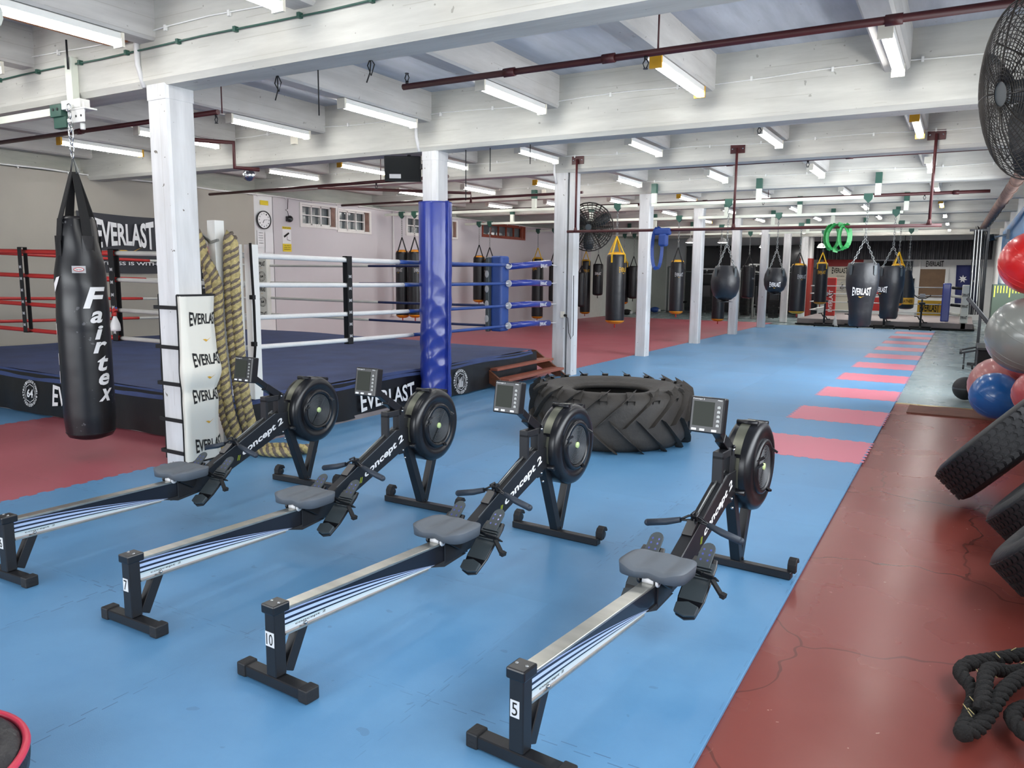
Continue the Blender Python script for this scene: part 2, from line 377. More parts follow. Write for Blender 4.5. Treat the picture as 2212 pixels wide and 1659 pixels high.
def wave_chevron(mb, place, w, h):
    mb.poly([(-w / 2, h * .1), (-w * .12, -h * .45), (w * .5, h * .5), (w * .02, -h * .1), (-w * .2, h * .12)], place)
def everlast(mb, place, w, h, bold=0.02): mb.text('EVERLAST', place, w, h, bold, arch=0.42)
def chain(mb, p0, p1, L=0.05, r=0.004, n=5):
    p0, p1 = Vector(p0), Vector(p1); d = (p1 - p0); N = max(1, int(d.length / (L * 0.78))); d.normalize()
    a = d.cross(Vector((1, 0, 0.1))).normalized(); b = d.cross(a)
    for i in range(N):
        c = p0.lerp(p1, (i + 0.5) / N); u = a if i % 2 else b; pts = []
        for k in range(8):
            t = 2 * PI * k / 8; pts.append(c + d * math.cos(t) * L * 0.5 + u * math.sin(t) * L * 0.28)
        mb.tube(pts, r, n, closed=True)
def twist(mb, pts, R, pitch, mats=(0, 0, 1), step=0.012, n=6, k0=0.0):
    """laid rope: strands wound round a path"""
    pts = [Vector(p) for p in pts]; out = []
    # Catmull-Rom resample
    P = [pts[0] * 2 - pts[1]] + pts + [pts[-1] * 2 - pts[-2]]
    for i in range(1, len(P) - 2):
        seg = (P[i + 1] - P[i]).length; m = max(2, int(seg / step))
        for j in range(m):
            t = j / m; t2, t3 = t * t, t * t * t
            out.append(0.5 * ((2 * P[i]) + (-P[i - 1] + P[i + 1]) * t + (2 * P[i - 1] - 5 * P[i] + 4 * P[i + 1] - P[i + 2]) * t2 + (-P[i - 1] + 3 * P[i] - 3 * P[i + 1] + P[i + 2]) * t3))
    out.append(pts[-1]); S = len(mats); u = None; paths = [[] for _ in mats]; dist = 0
    for i, p in enumerate(out):
        d = (out[min(i + 1, len(out) - 1)] - out[max(i - 1, 0)]).normalized()
        if u is None: u = d.cross(Vector((0.3, 1, 0.2))).normalized()
        else: u = (u - d * u.dot(d)).normalized()
        w = d.cross(u)
        if i: dist += (p - out[i - 1]).length
        for k in range(S):
            a = k0 + 2 * PI * (dist / pitch + k / S); paths[k].append(p + (u * math.cos(a) + w * math.sin(a)) * R * 0.52)
    for k in range(S):
        mb.cur = mats[k]; mb.tube(paths[k], R * 0.56, n)
    mb.cur = 0
# ------------------------------------------------------------------ floor, mats, walls
YC = lambda k: -3.09 + 3.563 * k
XC = -4.89
m = MB(); m.add([(-12, -12, -.02), (1.7, -12, -.02), (1.7, 28.6, -.02), (-12, 28.6, -.02)], [(0, 1, 2, 3)]); m.box(-12, 1.7, -12, 28.6, -.2, -.021)
struct(m.build('floor', floor_paint()))
m = MB(); m.box(-11.6, 0, -9.0, 20.0, -.019, 0)
o = m.build('foam_floor_mat', blue_foam, bevel=0.003); tag(o, 'blue interlocking foam floor mat under the rowing machines, running to the far end', 'floor mat', kind='structure')
def toothed(x0, x1, y0, y1, tx=True, ty=True):
    P = []
    def edge(a, b, fixed, ax, out):
        n = max(2, int(round(abs(b - a) / 0.0625))); st = (b - a) / n
        for i in range(n):
            o_ = 0.014 * (1 if i % 2 else -1) * out
            for q in (a + st * i + st * .06, a + st * (i + 1) - st * .06): P.append((q, fixed + o_) if ax == 'x' else (fixed + o_, q))
    edge(x0, x1, y0, 'x', -1 if ty else 0); edge(y0, y1, x1, 'y', 1 if tx else 0); edge(x1, x0, y1, 'x', 1 if ty else 0); edge(y1, y0, x0, 'y', -1 if tx else 0)
    return P
m = MB(); m.prism(toothed(-7.95, -5.05, -9, -1.5), 0, .0012, 'z')
tag(m.build('foam_floor_mat', red_foam), 'red foam floor mat in front of the boxing ring, under the hanging black bag', 'floor mat', kind='structure')
m = MB(); m.prism(toothed(-11.6, -5.07, 2.5, 21.0), 0, .0012, 'z')
tag(m.build('foam_floor_mat', red_foam), 'red foam floor mat stretching behind the boxing ring along the left wall', 'floor mat', kind='structure')
ordn = ['nearest', 'second nearest', 'third nearest', 'fourth nearest', 'fifth nearest', 'fifth farthest', 'fourth farthest', 'third farthest', 'second farthest', 'farthest']
for i in range(10):
    m = MB(); m.prism(toothed(-1.0, 0, 2 * i, 2 * i + 1), 0, .0012, 'z')
    tag(m.build('foam_tile', red_foam_sheen), 'pink foam tile on the blue mat edge, ' + ordn[i] + ' of ten', 'floor tile', 'pink foam tiles along the mat edge')
m = MB(); m.grid(lambda a, b: (0.17 + a * .95, 3.22 + b * .75, -.017 + .014 * (1 if b < .9 else 0) + .006 * math.sin(a * 9) * math.sin(b * 5)), 12, 8)
m.add([(.17, 3.22, -.02), (1.12, 3.22, -.02), (1.12, 3.22, -.003), (.17, 3.22, -.003)], [(0, 1, 2, 3)])
tag(m.build('rubber_mat', 'rug'), 'worn brown mat lying across the yellow line on the walkway', 'mat')

# left wall (X = -11.6): beige panels by the ring, lilac painted brick beyond
m = MB(); m.box(-11.75, -11.58, -12, 3.68, 0, 3.10); m.box(-11.58, -11.565, -12, 3.68, .46, .50); m.box(-11.58, -11.57, -4.3, -4.28, .5, .9)
struct(m.build('wall_left', 'beige'))
def wall_holes(x0, x1, y0, y1, z0, z1, holes, mt, name):
    m = MB(); ys = sorted({y0, y1} | {h[0] for h in holes} | {h[1] for h in holes})
    for a, b in zip(ys, ys[1:]):
        hh = [h for h in holes if h[0] <= a and h[1] >= b]
        if not hh: m.box(x0, x1, a, b, z0, z1)
        else:
            m.box(x0, x1, a, b, z0, hh[0][2]); m.box(x0, x1, a, b, hh[0][3], z1)
    return struct(m.build(name, mt))
WH = [(4.98, 6.0, 2.61, 3.03), (6.11, 7.14, 2.56, 3.0), (8.6, 9.7, 2.60, 3.02), (9.75, 10.78, 2.60, 3.02), (12.17, 14.62, 2.73, 3.07)]
wall_holes(-11.75, -11.6, 4.19, 19.8, 0, 3.13, WH, 'pinkw', 'wall_left')
m = MB(); m.box(-11.75, -11.62, 19.8, 28.6, 0, 3.13); struct(m.build('wall_left', 'paleg'))
m = MB(); m.box(-11.75, -11.60, 3.68, 4.17, 0, 3.13); struct(m.build('wall_left', 'white_w'))
m = MB(); m.box(-11.95, -11.76, -12, 28.6, 0, 3.7); m.box(-11.76, -11.7, -12, 28.6, 3.13, 3.18); struct(m.build('wall_left', painted_board('board_wall_left', '#b9bab0', 1)))
for i, (a, b, z0, z1) in enumerate(WH):
    fr = 'mahog' if i == 4 else 'wframe'; m = MB(); t = .035
    m.box(-11.62, -11.575, a - .06, b + .06, z0 - .05, z0); m.box(-11.62, -11.575, a - .06, b + .06, z1, z1 + .04); m.box(-11.62, -11.575, a - .06, a, z0, z1); m.box(-11.62, -11.575, b, b + .06, z0, z1)
    m.box(-11.66, -11.61, a, b, z0, z0 + t); m.box(-11.66, -11.61, a, b, z1 - t, z1)
    nb = 5 if i == 4 else 3
    for j in range(nb + 1): y = a + (b - a - .16) * j / nb; m.box(-11.66, -11.61, y, y + .028, z0, z1)
    if i != 4: m.box(-11.655, -11.615, a, b, (z0 + z1) / 2 - .012, (z0 + z1) / 2 + .012)
    w = struct(m.build('window_%d' % (i + 1), fr))
    m = MB(); m.box(-11.70, -11.69, a, b - .15, z0, z1); m.build('pane', 'glass', w)
    m = MB(); m.box(-11.68, -11.60, b - .13, b, z0, z1); m.build('window_reveal', 'mahog' if i == 4 else 'duct', w)
# conduit along the top of the left wall
m = MB(); m.tube([(-11.56, -6 + i * .8, 3.12 + .012 * math.sin(i * 2.1)) for i in range(33)], .014, 6)
for i in range(30): m.cyl((-11.58, -3 + i * .75, 3.14), (-11.54, -3 + i * .75, 3.09), .012, n=5)
tag(m.build('cable_conduit', 'lwhite'), 'white cable conduit clipped along the top of the left wall', 'conduit')
m = MB(); m.tube([(-11.56, 8.0, 3.1), (-11.56, 8.0, .62)], .016, 6); m.box(-11.59, -11.53, 7.93, 8.07, .55, .72)
tag(m.build('cable_conduit', 'lwhite'), 'vertical white conduit on the lilac wall ending in a socket, left of the paired bags', 'conduit')

# right wall (X = 1.6) with window bands and blue corrugated sheet
m = MB(); X0, X1 = 1.6, 1.75
m.box(X0, X1, -12, 2, 0, 1.1); m.box(X0, X1, -12, 2, 2.75, 3.7); m.box(X0, X1, 2, 3.2, 0, 3.7)
m.box(X0, X1, 3.2, 9.3, 0, 1.2); m.box(X0, X1, 3.2, 9.3, 3.0, 3.7); m.box(X0, X1, 9.3, 28.6, 0, 3.7); m.box(X0, X1, -12, -7.6, 1.1, 2.75)
struct(m.build('wall_right', 'white_w'))
for n, (y0, y1, z0, z1, st) in enumerate(((-7.6, 2, 1.1, 2.75, 1.2), (3.2, 9.3, 1.2, 3.0, 1.22))):
    m = MB(); y = y0
    while y < y1 + .01: m.box(1.64, 1.70, y - .03, y + .03, z0, z1); y += st
    m.box(1.64, 1.70, y0, y1, z0, z0 + .05); m.box(1.64, 1.70, y0, y1, z1 - .05, z1)
    struct(m.build('window_%d' % (6 + n), 'wframe'))
m = MB(); N = 150
m.add([(1.59 if (j // 2) % 2 else 1.565, 9.4 + j * .08, z) for z in (.9, 3.05) for j in range(N)], [(j, j + 1, N + j + 1, N + j) for j in range(N - 1)])
m.box(1.55, 1.595, 9.34, 9.4, .9, 3.05)
tag(m.build('corrugated_panel', 'bcorr'), 'sky blue corrugated steel sheet on the right wall behind the gym balls', 'wall panel')

# far wall
m = MB(); m.box(-12, 1.75, 28.5, 28.65, -.1, 3.7); struct(m.build('wall_far', 'white_w'))
m = MB(); m.box(-10.6, -4.75, 28.30, 28.48, 0, 2.95)
for x in (-9.2, -7.7, -6.3): m.box(x, x + .06, 28.26, 28.3, 0, 2.95)
m.box(-10.6, -4.75, 28.26, 28.3, 2.9, 2.98)
tag(m.build('mirror', 'darkwin'), 'dark mirrored wall behind the weight machines at the far left', 'mirror')

# ceiling
m = MB(); m.box(-12, 1.75, -12, 28.65, 3.68, 3.8); struct(m.build('ceiling', slab_m))
for k in range(-2, 9):
    zb = 3.03 if k < 2 else 3.19; y = YC(k); m = MB()
    m.prism([(y - .15, 3.69), (y - .15, zb + .045), (y - .12, zb), (y + .12, zb), (y + .15, zb + .045), (y + .15, 3.69)], -11.8, 1.65, 'x')
    # small swelling of the beam at the columns
    o = m.build('ceiling_beam', beam_x); struct(o)
JR = [-11.42, -9.77, -8.13, -6.48, -4.83, -3.18, -1.53, .12]
for b in range(-2, 8):
    zj = 3.35 if b < 1 else 3.43
    for x in JR:
        m = MB(); m.prism([(x - .21, 3.69), (x - .21, zj + .02), (x - .19, zj), (x - .02, zj), (x, zj + .02), (x, 3.69)], YC(b) + .14, YC(b + 1) - .14, 'y'); struct(m.build('ceiling_joist', beam_y))
# columns
def column(k, w=.115, cx=XC):
    y = YC(k); zt = 3.05 if k < 2 else 3.21; c = .02; m = MB()
    P = [(-w + c, -w), (w - c, -w), (w, -w + c), (w, w - c), (w - c, w), (-w + c, w), (-w, w - c), (-w, -w + c)]
    m.prism([(cx + a, y + b) for a, b in P], 0, zt, 'z')
    q = 1.045; m.prism([(cx + a * q, y + b * q) for a, b in P], zt - .12, zt + .03, 'z')
    return m
for k in range(9):
    m = column(k, .125 if k == 0 else .115, XC if k != 2 else -4.95)
    if k == 2: m.box(-4.80, -4.72, YC(2) - .10, YC(2) + .12, 0, 3.2)
    if k == 1:
        for dx in (-.03, .03):
            for z in (2.88, 2.82): m.cyl((XC + dx, YC(1) - .118, z), (XC + dx, YC(1) - .112, z), .006, n=6)
    if k < 3: m.tube([(XC - .15, YC(k) - .17, 3.5), (XC - .15, YC(k) - .165, 3.2), (XC - .13, YC(k) - .13, zt_ := 3.03)], .022, 6)
    struct(m.build('column', col_m))
# the red and white square pillar at the far end of the row
m = MB(); m.box(-5.08, -4.66, 25.6, 26.05, 2.35, 3.2); m.cyl((-4.95, 25.5, 2.4), (-4.95, 25.5, 3.2), .09, n=10); p_ = m.build('column', 'white_w'); struct(p_)
m = MB(); m.box(-5.10, -4.64, 25.58, 26.07, 0, 2.35); m.build('painted_base', mat('dark_red_paint', '#8a2a20', .5), p_)
m = MB(); m.box(-4.74, -4.70, YC(2) - .122, YC(2) - .118, 0, 3.2); 

# wiring on the beams
m = MB(); m.tube([(-11.5 + i * .6, YC(0) - .17, 3.30 + .006 * math.sin(i * 1.7)) for i in range(22)], .007, 6)
for i in range(16): m.box(-8.9 + i * .62, -8.875 + i * .62, YC(0) - .185, YC(0) - .15, 3.285, 3.32)
tag(m.build('electric_cable', 'dkgreen'), 'green cable clipped along the face of the nearest big beam', 'cable')
for k, lab in ((0, 'nearest'), (1, 'second nearest'), (2, 'third nearest'), (3, 'fourth nearest')):
    m = MB(); z = 3.42; m.tube([(-11.4 + i * .45, YC(k) - .165, z + .015 * math.sin(i * 1.3 + k)) for i in range(29)], .006, 5)
    for i in range(18): m.box(-11 + i * .7, -10.98 + i * .7, YC(k) - .175, YC(k) - .153, z - .02, z + .02)
    tag(m.build('electric_cable', 'lwhite'), 'thin white painted cable sagging high along the ' + lab + ' big beam', 'cable')

# fluorescent fittings
def light_fitting(x, y1, z, end, label):
    t = thing('ceiling_light', label, 'ceiling light', (x, y1 - .6, z), 0, 'fluorescent lights under the joists')
    m = MB(); m.box(-.045, .045, -.6, .6, .01, .06); m.build('housing', 'lwhite', t, .004)
    m = MB(); m.tube([(0, -.575, -.005), (0, .575, -.005)], .032, 10); m.build('tube', 'tube', t)
    for y in (-.605, .58): m = MB(); m.box(-.05, .05, y, y + .025, -.04, .06); m.build('end_plate', end, t)
    return t
rows = {-1: 'row of lights nearest the camera', 0: 'first row, before the second beam', 1: 'second row of lights', 2: 'third row of lights', 3: 'fourth row of lights', 4: 'fifth row of lights', 5: 'sixth row of lights', 6: 'seventh row of lights', 7: 'farthest row of lights'}
nth = ['leftmost', 'second from the left', 'third from the left', 'fourth from the left', 'fifth from the left', 'sixth from the left', 'rightmost']
for b in range(-1, 8):
    vis = [x for x in JR[1:]]
    if b == -1: vis = [-6.48, -4.83, -3.18, -1.53]
    if b >= 4: vis = JR[3:]
    for i, x in enumerate(vis):
        n_ = nth[i] if i < len(vis) - 1 or b == -1 else 'rightmost'
        light_fitting(x - .07, YC(b + 1) - .15 - (.24 if b > -1 else .25), 3.285 if b < 1 else 3.33, 'yellowv' if (i * 7 + b * 3) % 5 == 0 else 'cream', 'lit fluorescent tube, ' + n_ + ' in the ' + rows[b])
# ------------------------------------------------------------------ rowing machines
def sticker():
    m = mat('rail_sticker', '#0f1320', 0.3, spec=0.5, coat=0.3); T = NT(m.node_tree); b = m.node_tree.nodes['Principled BSDF']
    tc = T.n('ShaderNodeTexCoord'); sep = T.n('ShaderNodeSeparateXYZ'); T.l(tc.outputs['Object'], sep.inputs[0])
    y = sep.outputs[1]; z = sep.outputs[2]
    v = T.math('DIVIDE', T.math('SUBTRACT', z, T.math('MULTIPLY_ADD', y, -0.022, 0.213)), 0.10)       # 0 at the bottom edge, 1 at the top
    t = T.math('DIVIDE', y, 0.98); den = T.math('SUBTRACT', 1.0, T.math('POWER', T.math('MAXIMUM', t, 0.0), 1.7))
    s = T.math('DIVIDE', T.math('ADD', v, T.math('MULTIPLY', y, -0.02)), T.math('MAXIMUM', den, 0.02))
    s = T.math('MULTIPLY', s, 0.80)
    r = T.n('ShaderNodeValToRGB'); T.l(s, r.inputs[0]); e = r.color_ramp; e.interpolation = 'CONSTANT'
    stops = [(0, '#a39a96'), (.07, '#c9d2d4'), (.20, '#b9cbd0'), (.27, '#0e1c2c'), (.33, '#b7c6de'), (.43, '#0f1b33'), (.51, '#aabddd'), (.62, '#10182c'), (.70, '#93a3c8'), (.755, '#10131f')]
    e.elements[0].color = lin(stops[0][1]); e.elements[1].position = stops[1][0]; e.elements[1].color = lin(stops[1][1])
    for p, c in stops[2:]: q = e.elements.new(p); q.color = lin(c)
    blk = T.math('MAXIMUM', T.math('GREATER_THAN', t, 0.97), T.math('LESS_THAN', v, -0.0))
    T.l(T.mix(blk, r.outputs[0], lin('#12141c')), b.inputs['Base Color'])
    return m
stk = sticker()

def make_rower():
    root = thing('rowing_machine', 'rower', 'rowing machine', (0, 0, 0), 0, 'black rowing machines side by side on the blue mat')
    # rear leg
    m = MB(); m.box(-.029, .029, -.027, .027, .05, .325); rl = m.build('rear_leg', 'black', root, .004)
    m = MB(); m.bar((0, .045, .05), (0, .125, .212), .042, .05, up=(0, 1, 0)); m.build('brace', 'black', rl, .003)
    m = MB(); m.box(-.165, .165, -.028, .028, .004, .05); m.build('foot_bar', 'black', rl, .004)
    for sx in (-1, 1):
        m = MB(); m.box(min(sx * .155, sx * .205), max(sx * .155, sx * .205), -.033, .033, 0, .056); m.build('rubber_end', 'rubber', rl, .006, 2)
    m = MB(); m.box(-.037, .037, -.036, .045, .308, .347); cp = m.build('end_cap', 'blackp', root, .006, 2)
    for sx in (-.02, .02):
        m = MB(); m.sphere((sx, .005, .348), .007, 8, 6, (1, 1, .5)); m.build('screw', 'chrome', cp)
    # monorail
    def sec(y, dz=0): return .313 - .022 * y + dz
    m = MB(); yA, yB = .03, 1.22
    m.add([(-.021, yA, sec(yA, -.10)), (.021, yA, sec(yA, -.10)), (.021, yB, sec(yB, -.10)), (-.021, yB, sec(yB, -.10)),
           (-.021, yA, sec(yA)), (.021, yA, sec(yA)), (.021, yB, sec(yB)), (-.021, yB, sec(yB))], [(0, 3, 2, 1), (4, 5, 6, 7), (0, 1, 5, 4), (1, 2, 6, 5), (2, 3, 7, 6), (3, 0, 4, 7)])
    ra = m.build('monorail', stk, root)
    m = MB(); m.bar((0, yA, sec(yA, .003)), (0, yB, sec(yB, .003)), .062, .012); m.build('seat_track', 'alu', ra, .002)
    m = MB(); m.bar((0, yA, sec(yA, -.103)), (0, .9, sec(.9, -.103)), .05, .008); m.build('lower_edge', 'alu', ra)
    m = MB(); m.sphere((.026, .13, .222), .008, 8, 6); m.build('bolt', 'chrome', ra)
    m = MB(); m.text('concept 2', lambda a, b: (.0225, .16 + a, .232 - .022 * a + b), .16, .012, 0.01, italic=.3); m.build('lettering', 'dgrey', ra)
    # seat
    def seat_pt(a, b):
        t = 2 * PI * a; c, s_ = math.cos(t), math.sin(t); n = 4.6
        rx = .155 * math.copysign(abs(c) ** (2 / n), c); ry = .122 * math.copysign(abs(s_) ** (2 / n), s_)
        if ry < 0: rx *= 1 - .10 * (ry / -.122) ** 2 * 0; ry *= 1 - .16 * math.exp(-(rx / .045) ** 2)
        else: rx *= 1 - .14 * (ry / .122) ** 3
        if b < .5:
            k = b / .5; x, y = rx * k, ry * k
        else: k = 1; x, y = rx, ry
        dip = -.013 * math.exp(-((abs(x) - .062) / .04) ** 2) * (1 - .5 * (y / .13)) - .016 * math.exp(-(x / .03) ** 2) * max(0, -y / .12) + .004 * abs(x) / .15
        top = .374 + dip - (.006 * max(0, k - .85) / .15 if b < .5 else 0)
        if b >= .5:
            q = (b - .5) / .5
            if q < .34: return V(x * 1.012, 1.08 + y * 1.012, top - .010 - q * .01)
            if q < .68: return V(x * .985, 1.08 + y * .985, .318)
            return V(x * .8 * (1 - (q - .68)), 1.08 + y * .8 * (1 - (q - .68)), .314)
        return V(x, 1.08 + y, top)
    m = MB(); m.grid(lambda a, b: seat_pt(a, b), 56, 17, cu=True); se = m.build('seat', 'seat', root)
    m = MB(); m.box(-.05, .05, 1.0, 1.16, .296, .318); m.bar((.045, 1.04, .315), (.045, 1.14, .255), .012, .06); m.bar((-.045, 1.04, .315), (-.045, 1.14, .255), .012, .06)
    ca = m.build('carriage', 'blackp', se, .003)
    for y in (.985, 1.175):
        m = MB(); m.cyl((-.026, y, .309), (.026, y, .309), .014, n=12); m.build('roller', 'whitep', ca)
        for sx in (-1, 1):
            m = MB(); m.lathe([(.006, -.006), (.017, -.006), (.02, 0), (.017, .006), (.006, .006)], 14, (sx * .043, y, .309), 'x'); m.build('wheel', 'blackp' if sx < 0 else 'whitep', ca)
    # boom
    m = MB(); m.prism([(1.02, .182), (1.25, .20), (1.56, .315), (1.99, .475), (1.99, .60), (1.84, .60), (1.45, .415), (1.19, .292), (1.02, .288)], -.03, .03, 'x')
    bo = m.build('boom', 'black', root, .004)
    m = MB(); m.prism([(.92, .197), (1.02, .168), (1.2, .185), (1.12, .20)], -.027, .027, 'x'); m.build('rail_stop', 'rubber', bo)
    th = math.atan2(.16, .36)
    m = MB(); m.text('concept 2', lambda a, b: (.0312, 1.74 + a * math.cos(th) - b * math.sin(th), .452 + a * math.sin(th) + b * math.cos(th)), .42, .06, 0.03, italic=.25); m.build('lettering', 'white', bo)
    m = MB(); m.bar((.031, 1.30, .35), (.031, 1.86, .60), .0015, .004); m.bar((0, 1.46, .432), (0, 1.86, .618), .008, .006); m.build('trim_line', 'steel', bo)
    m = MB(); m.text('//', lambda a, b: (.0312, 1.515 + a, .345 + b), .028, .035, 0.02); m.build('mark', 'lime', bo)
    # chain guide hook
    m = MB(); m.bar((0, 1.40, .395), (0, 1.47, .445), .05, .012); m.tube([(0, 1.47, .43), (0, 1.5, .46), (0, 1.49, .49), (0, 1.45, .485)], .006, 6); m.build('handle_hook', 'blackp', bo)
    # handle
    m = MB()
    for dz in (-.011, .011): m.tube([(-.075, 1.49, .436), (-.03, 1.495, .452 + dz), (0, 1.50, .455 + dz), (.03, 1.495, .452 + dz), (.075, 1.49, .436)], .007, 6)
    m.bar((0, 1.485, .455), (0, 1.52, .466), .034, .034); ha = m.build('handle', 'blackp', root, .003)
    for sx in (-1, 1):
        m = MB(); m.tube([(sx * .235, 1.475, .395), (sx * .14, 1.485, .415), (sx * .07, 1.49, .437)], [.0175, .0175, .014], 12); m.sphere((sx * .235, 1.475, .395), .0177, 10, 8); m.build('grip', 'handle', ha)
    m = MB(); m.tube([(0, 1.52, .468), (0, 1.7, .555), (0, 1.93, .62)], .004, 5); m.build('chain', 'steel', ha)
    # footrests
    for sx in (-1, 1):
        u = Vector((0, .765, .644)).normalized(); w = Vector((0, -.644, .765)); c0 = Vector((sx * .128, 1.235, .262))
        def pt(x, t, h): p = c0 + u * t + w * h; return (p.x + x, p.y, p.z)
        def slab(mb, outline, h0, h1):
            n = len(outline); vs_ = [pt(x, t, h0) for x, t in outline] + [pt(x, t, h1) for x, t in outline]
            mb.add(vs_, [tuple(reversed(range(n))), tuple(range(n, 2 * n))] + [(i, (i + 1) % n, n + (i + 1) % n, n + i) for i in range(n)], False)
        m = MB(); slab(m, [(-.045, -.19), (0, -.205), (.045, -.19), (.062, -.10), (.062, .08), (.055, .115), (-.055, .115), (-.062, .08), (-.062, -.10)], -.006, .006)
        fr_ = m.build('footrest', 'blackp', root, .003)
        m = MB(); slab(m, [(-.05, -.185), (0, -.198), (.05, -.185), (.052, -.14), (0, -.125), (-.052, -.14)], .006, .026); m.build('heel_cup', 'dgrey', fr_, .004, 2)
        m = MB(); arc = [(.034 * math.cos(t), .155 + .034 * math.sin(t)) for t in [PI * i / 8 for i in range(9)]]
        slab(m, [(-.036, .08)] + [(.036, .08)] + arc[0:] if False else [(-.036, .06), (.036, .06)] + arc, .008, .016)
        for i in range(5): slab(m, [(-.048, .0 + i * .014), (.048, .0 + i * .014), (.048, .007 + i * .014), (-.048, .007 + i * .014)], .008, .017)
        slab(m, [(-.056, -.11), (.056, -.11), (.058, .09), (-.058, .09)], .006, .0085)
        fx_ = m.build('toe_plate', 'dgrey', fr_, .002)
        for hx in (-.014, .014):
            for hy in (.10, .125, .15):
                q = pt(hx, hy, .0165); m = MB(); m.sphere(q, .0045, 7, 4, (1, 1, .5)); m.build('hole', 'blackp' if hx < 0 else 'whitep', fx_) if False else None
        m = MB()
        for hx in (-.016, .016):
            for hy in (.095, .125, .15): q = pt(hx, hy, .0162); m.lathe([(.0001, 0), (.0055, 0)], 8, q) if False else m.add([pt(hx + .005 * math.cos(a_), hy + .006 * math.sin(a_), .0168) for a_ in [PI * i / 4 for i in range(8)]], [tuple(range(8))])
        m.build('peg_hole', 'bluev', fx_)
        m = MB(); A = [(-.068, .02, .0), (-.06, .02, .045), (-.02, .01, .068), (.03, 0, .066), (.066, .01, .035), (.07, .02, -.01)]
        pts_ = [Vector(pt(*a)) for a in A]
        for p, q in zip(pts_, pts_[1:]): m.bar(p, q, .036, .006, up=u)
        st = m.build('foot_strap', 'strap', fr_)
        m = MB(); e = Vector(pt(.07, .0, .03)); m.bar(e, e + Vector((.055, -.02, -.055)), .022, .012); m.bar(e + Vector((.05, -.018, -.05)), e + Vector((.07, -.02, -.055)), .03, .02); m.build('strap_end', 'strap', fr_) if sx > 0 else None
    # mast bracket
    m = MB()
    m.box(-.028, .028, 1.895, 1.955, .43, .73); m.box(-.028, .028, 1.775, 1.80, .50, .71); m.box(-.028, .028, 1.775, 1.92, .69, .73); m.box(-.022, .022, 1.955, 2.05, .46, .67)
    ms = m.build('mast', 'black', root, .004)
    m = MB()
    for y, z in ((1.925, .72), (1.93, .455), (1.95, .40)): m.sphere((.03, y, z), .0085, 8, 6)
    m.build('bolt', 'chrome', ms)
    # monitor arm and monitor
    m = MB(); m.bar((0, 1.935, .715), (0, 1.80, .80), .048, .05); m.bar((0, 1.82, .79), (0, 1.665, .90), .044, .036); m.sphere((.03, 1.93, .735), .010, 8, 6)
    m.tube([(.01, 1.70, .885), (.014, 1.73, .84), (.016, 1.78, .83), (.012, 1.82, .80)], .004, 5); m.build('monitor_arm', 'blackp', root, .005)
    t = -.16; R = Matrix.Rotation(t, 4, 'X'); c = Vector((-.01, 1.645, .935))
    def q_(x, y, z): p = c + (R @ Vector((x, y, z))); return p
    def rbox(mb, x0, x1, y0, y1, z0, z1):
        k = MB(); k.box(x0, x1, y0, y1, z0, z1); mb.add([q_(*v) for v in k.v], k.f, False)
    m = MB(); rbox(m, -.085, .085, -.03, .03, -.085, .092); mo = m.build('monitor', 'blackp', root, .007, 2)
    m = MB(); rbox(m, -.068, .036, -.0315, -.030, -.052, .068); m.build('screen', 'screen', mo)
    m = MB(); m.text('Concept 2', lambda a, b: q_(-.045 + a, -.032, .079 + b), .06, .009); m.text('PM5', lambda a, b: q_(.062 + a, -.032, .079 + b), .022, .007)
    for i in range(3): rbox(m, -.07 + i * .042 + (.018 if i == 2 else 0), -.045 + i * .042 + (.018 if i == 2 else 0), -.033, -.030, -.075, -.064)
    m.build('button', 'whitep', mo)
    m = MB()
    for i in range(5): m.poly([(-.008, -.006), (.008, -.006), (.008, .004), (0, .008), (-.008, .004)], lambda a, b, i=i: q_(.060 + a, -.0325, .045 - i * .022 + b))
    m.build('side_button', 'steel', mo)
    # flywheel
    cy_, cz_, Rf = 2.235, .578, .247; O = (0, cy_, cz_)
    m = MB(); m.lathe([(.001, -.065), (.18, -.065), (.22, -.058), (Rf - .004, -.045), (Rf, -.03), (Rf, .065), (Rf - .008, .085), (Rf - .03, .097), (.185, .10), (.178, .094), (.155, .094)], 56, O, 'x')
    m.box(-.03, .045, 2.0, 2.06, .46, .68); fw_ = m.build('flywheel_housing', 'blackp', root)
    m = MB(); rr = Rf + .002; a0, a1 = math.radians(50), math.radians(205)
    m.grid(lambda a, b: V(-.012 + b * .052, cy_ + math.cos(a0 + (a1 - a0) * a) * rr, cz_ + math.sin(a0 + (a1 - a0) * a) * rr), 40, 2)
    m.build('mesh_band', 'olive', fw_)
    for ang in (104, 205, 60):
        m = MB(); a = math.radians(ang); p = Vector((0, cy_ + math.cos(a) * (Rf + .006), cz_ + math.sin(a) * (Rf + .006)))
        m.tube([p + V(-.04, 0, 0), p + V(.075, 0, 0)], .014, 8); m.build('housing_clip', 'blackp', fw_)
    m = MB(); m.lathe([(.155, .094), (.15, .108), (.128, .112), (.122, .098), (.118, .092), (.001, .088)], 48, O, 'x')
    for ang in (30, 150, 165, 285):
        a = math.radians(ang); y, z = cy_ + math.cos(a) * .14, cz_ + math.sin(a) * .14; m.bar((.10, y - .02 * math.sin(a), z + .02 * math.cos(a)), (.135, y + .01 * math.sin(a), z - .01 * math.cos(a)), .02, .012)
    dm = m.build('damper_dial', 'blackp', fw_)
    m = MB()
    for i in range(11):
        r = .028 + i * .0088; m.lathe([(r - .0022, .096), (r - .0022, .101), (r + .0022, .101), (r + .0022, .096)], 40, O, 'x')
    for ang in (52, 232, 140 if False else 232): a = math.radians(ang); m.bar((.101, cy_, cz_), (.101, cy_ + math.cos(a) * .118, cz_ + math.sin(a) * .118), .004, .004)
    m.build('grille', mat('grille_grey', '#4d5053', .4), dm)
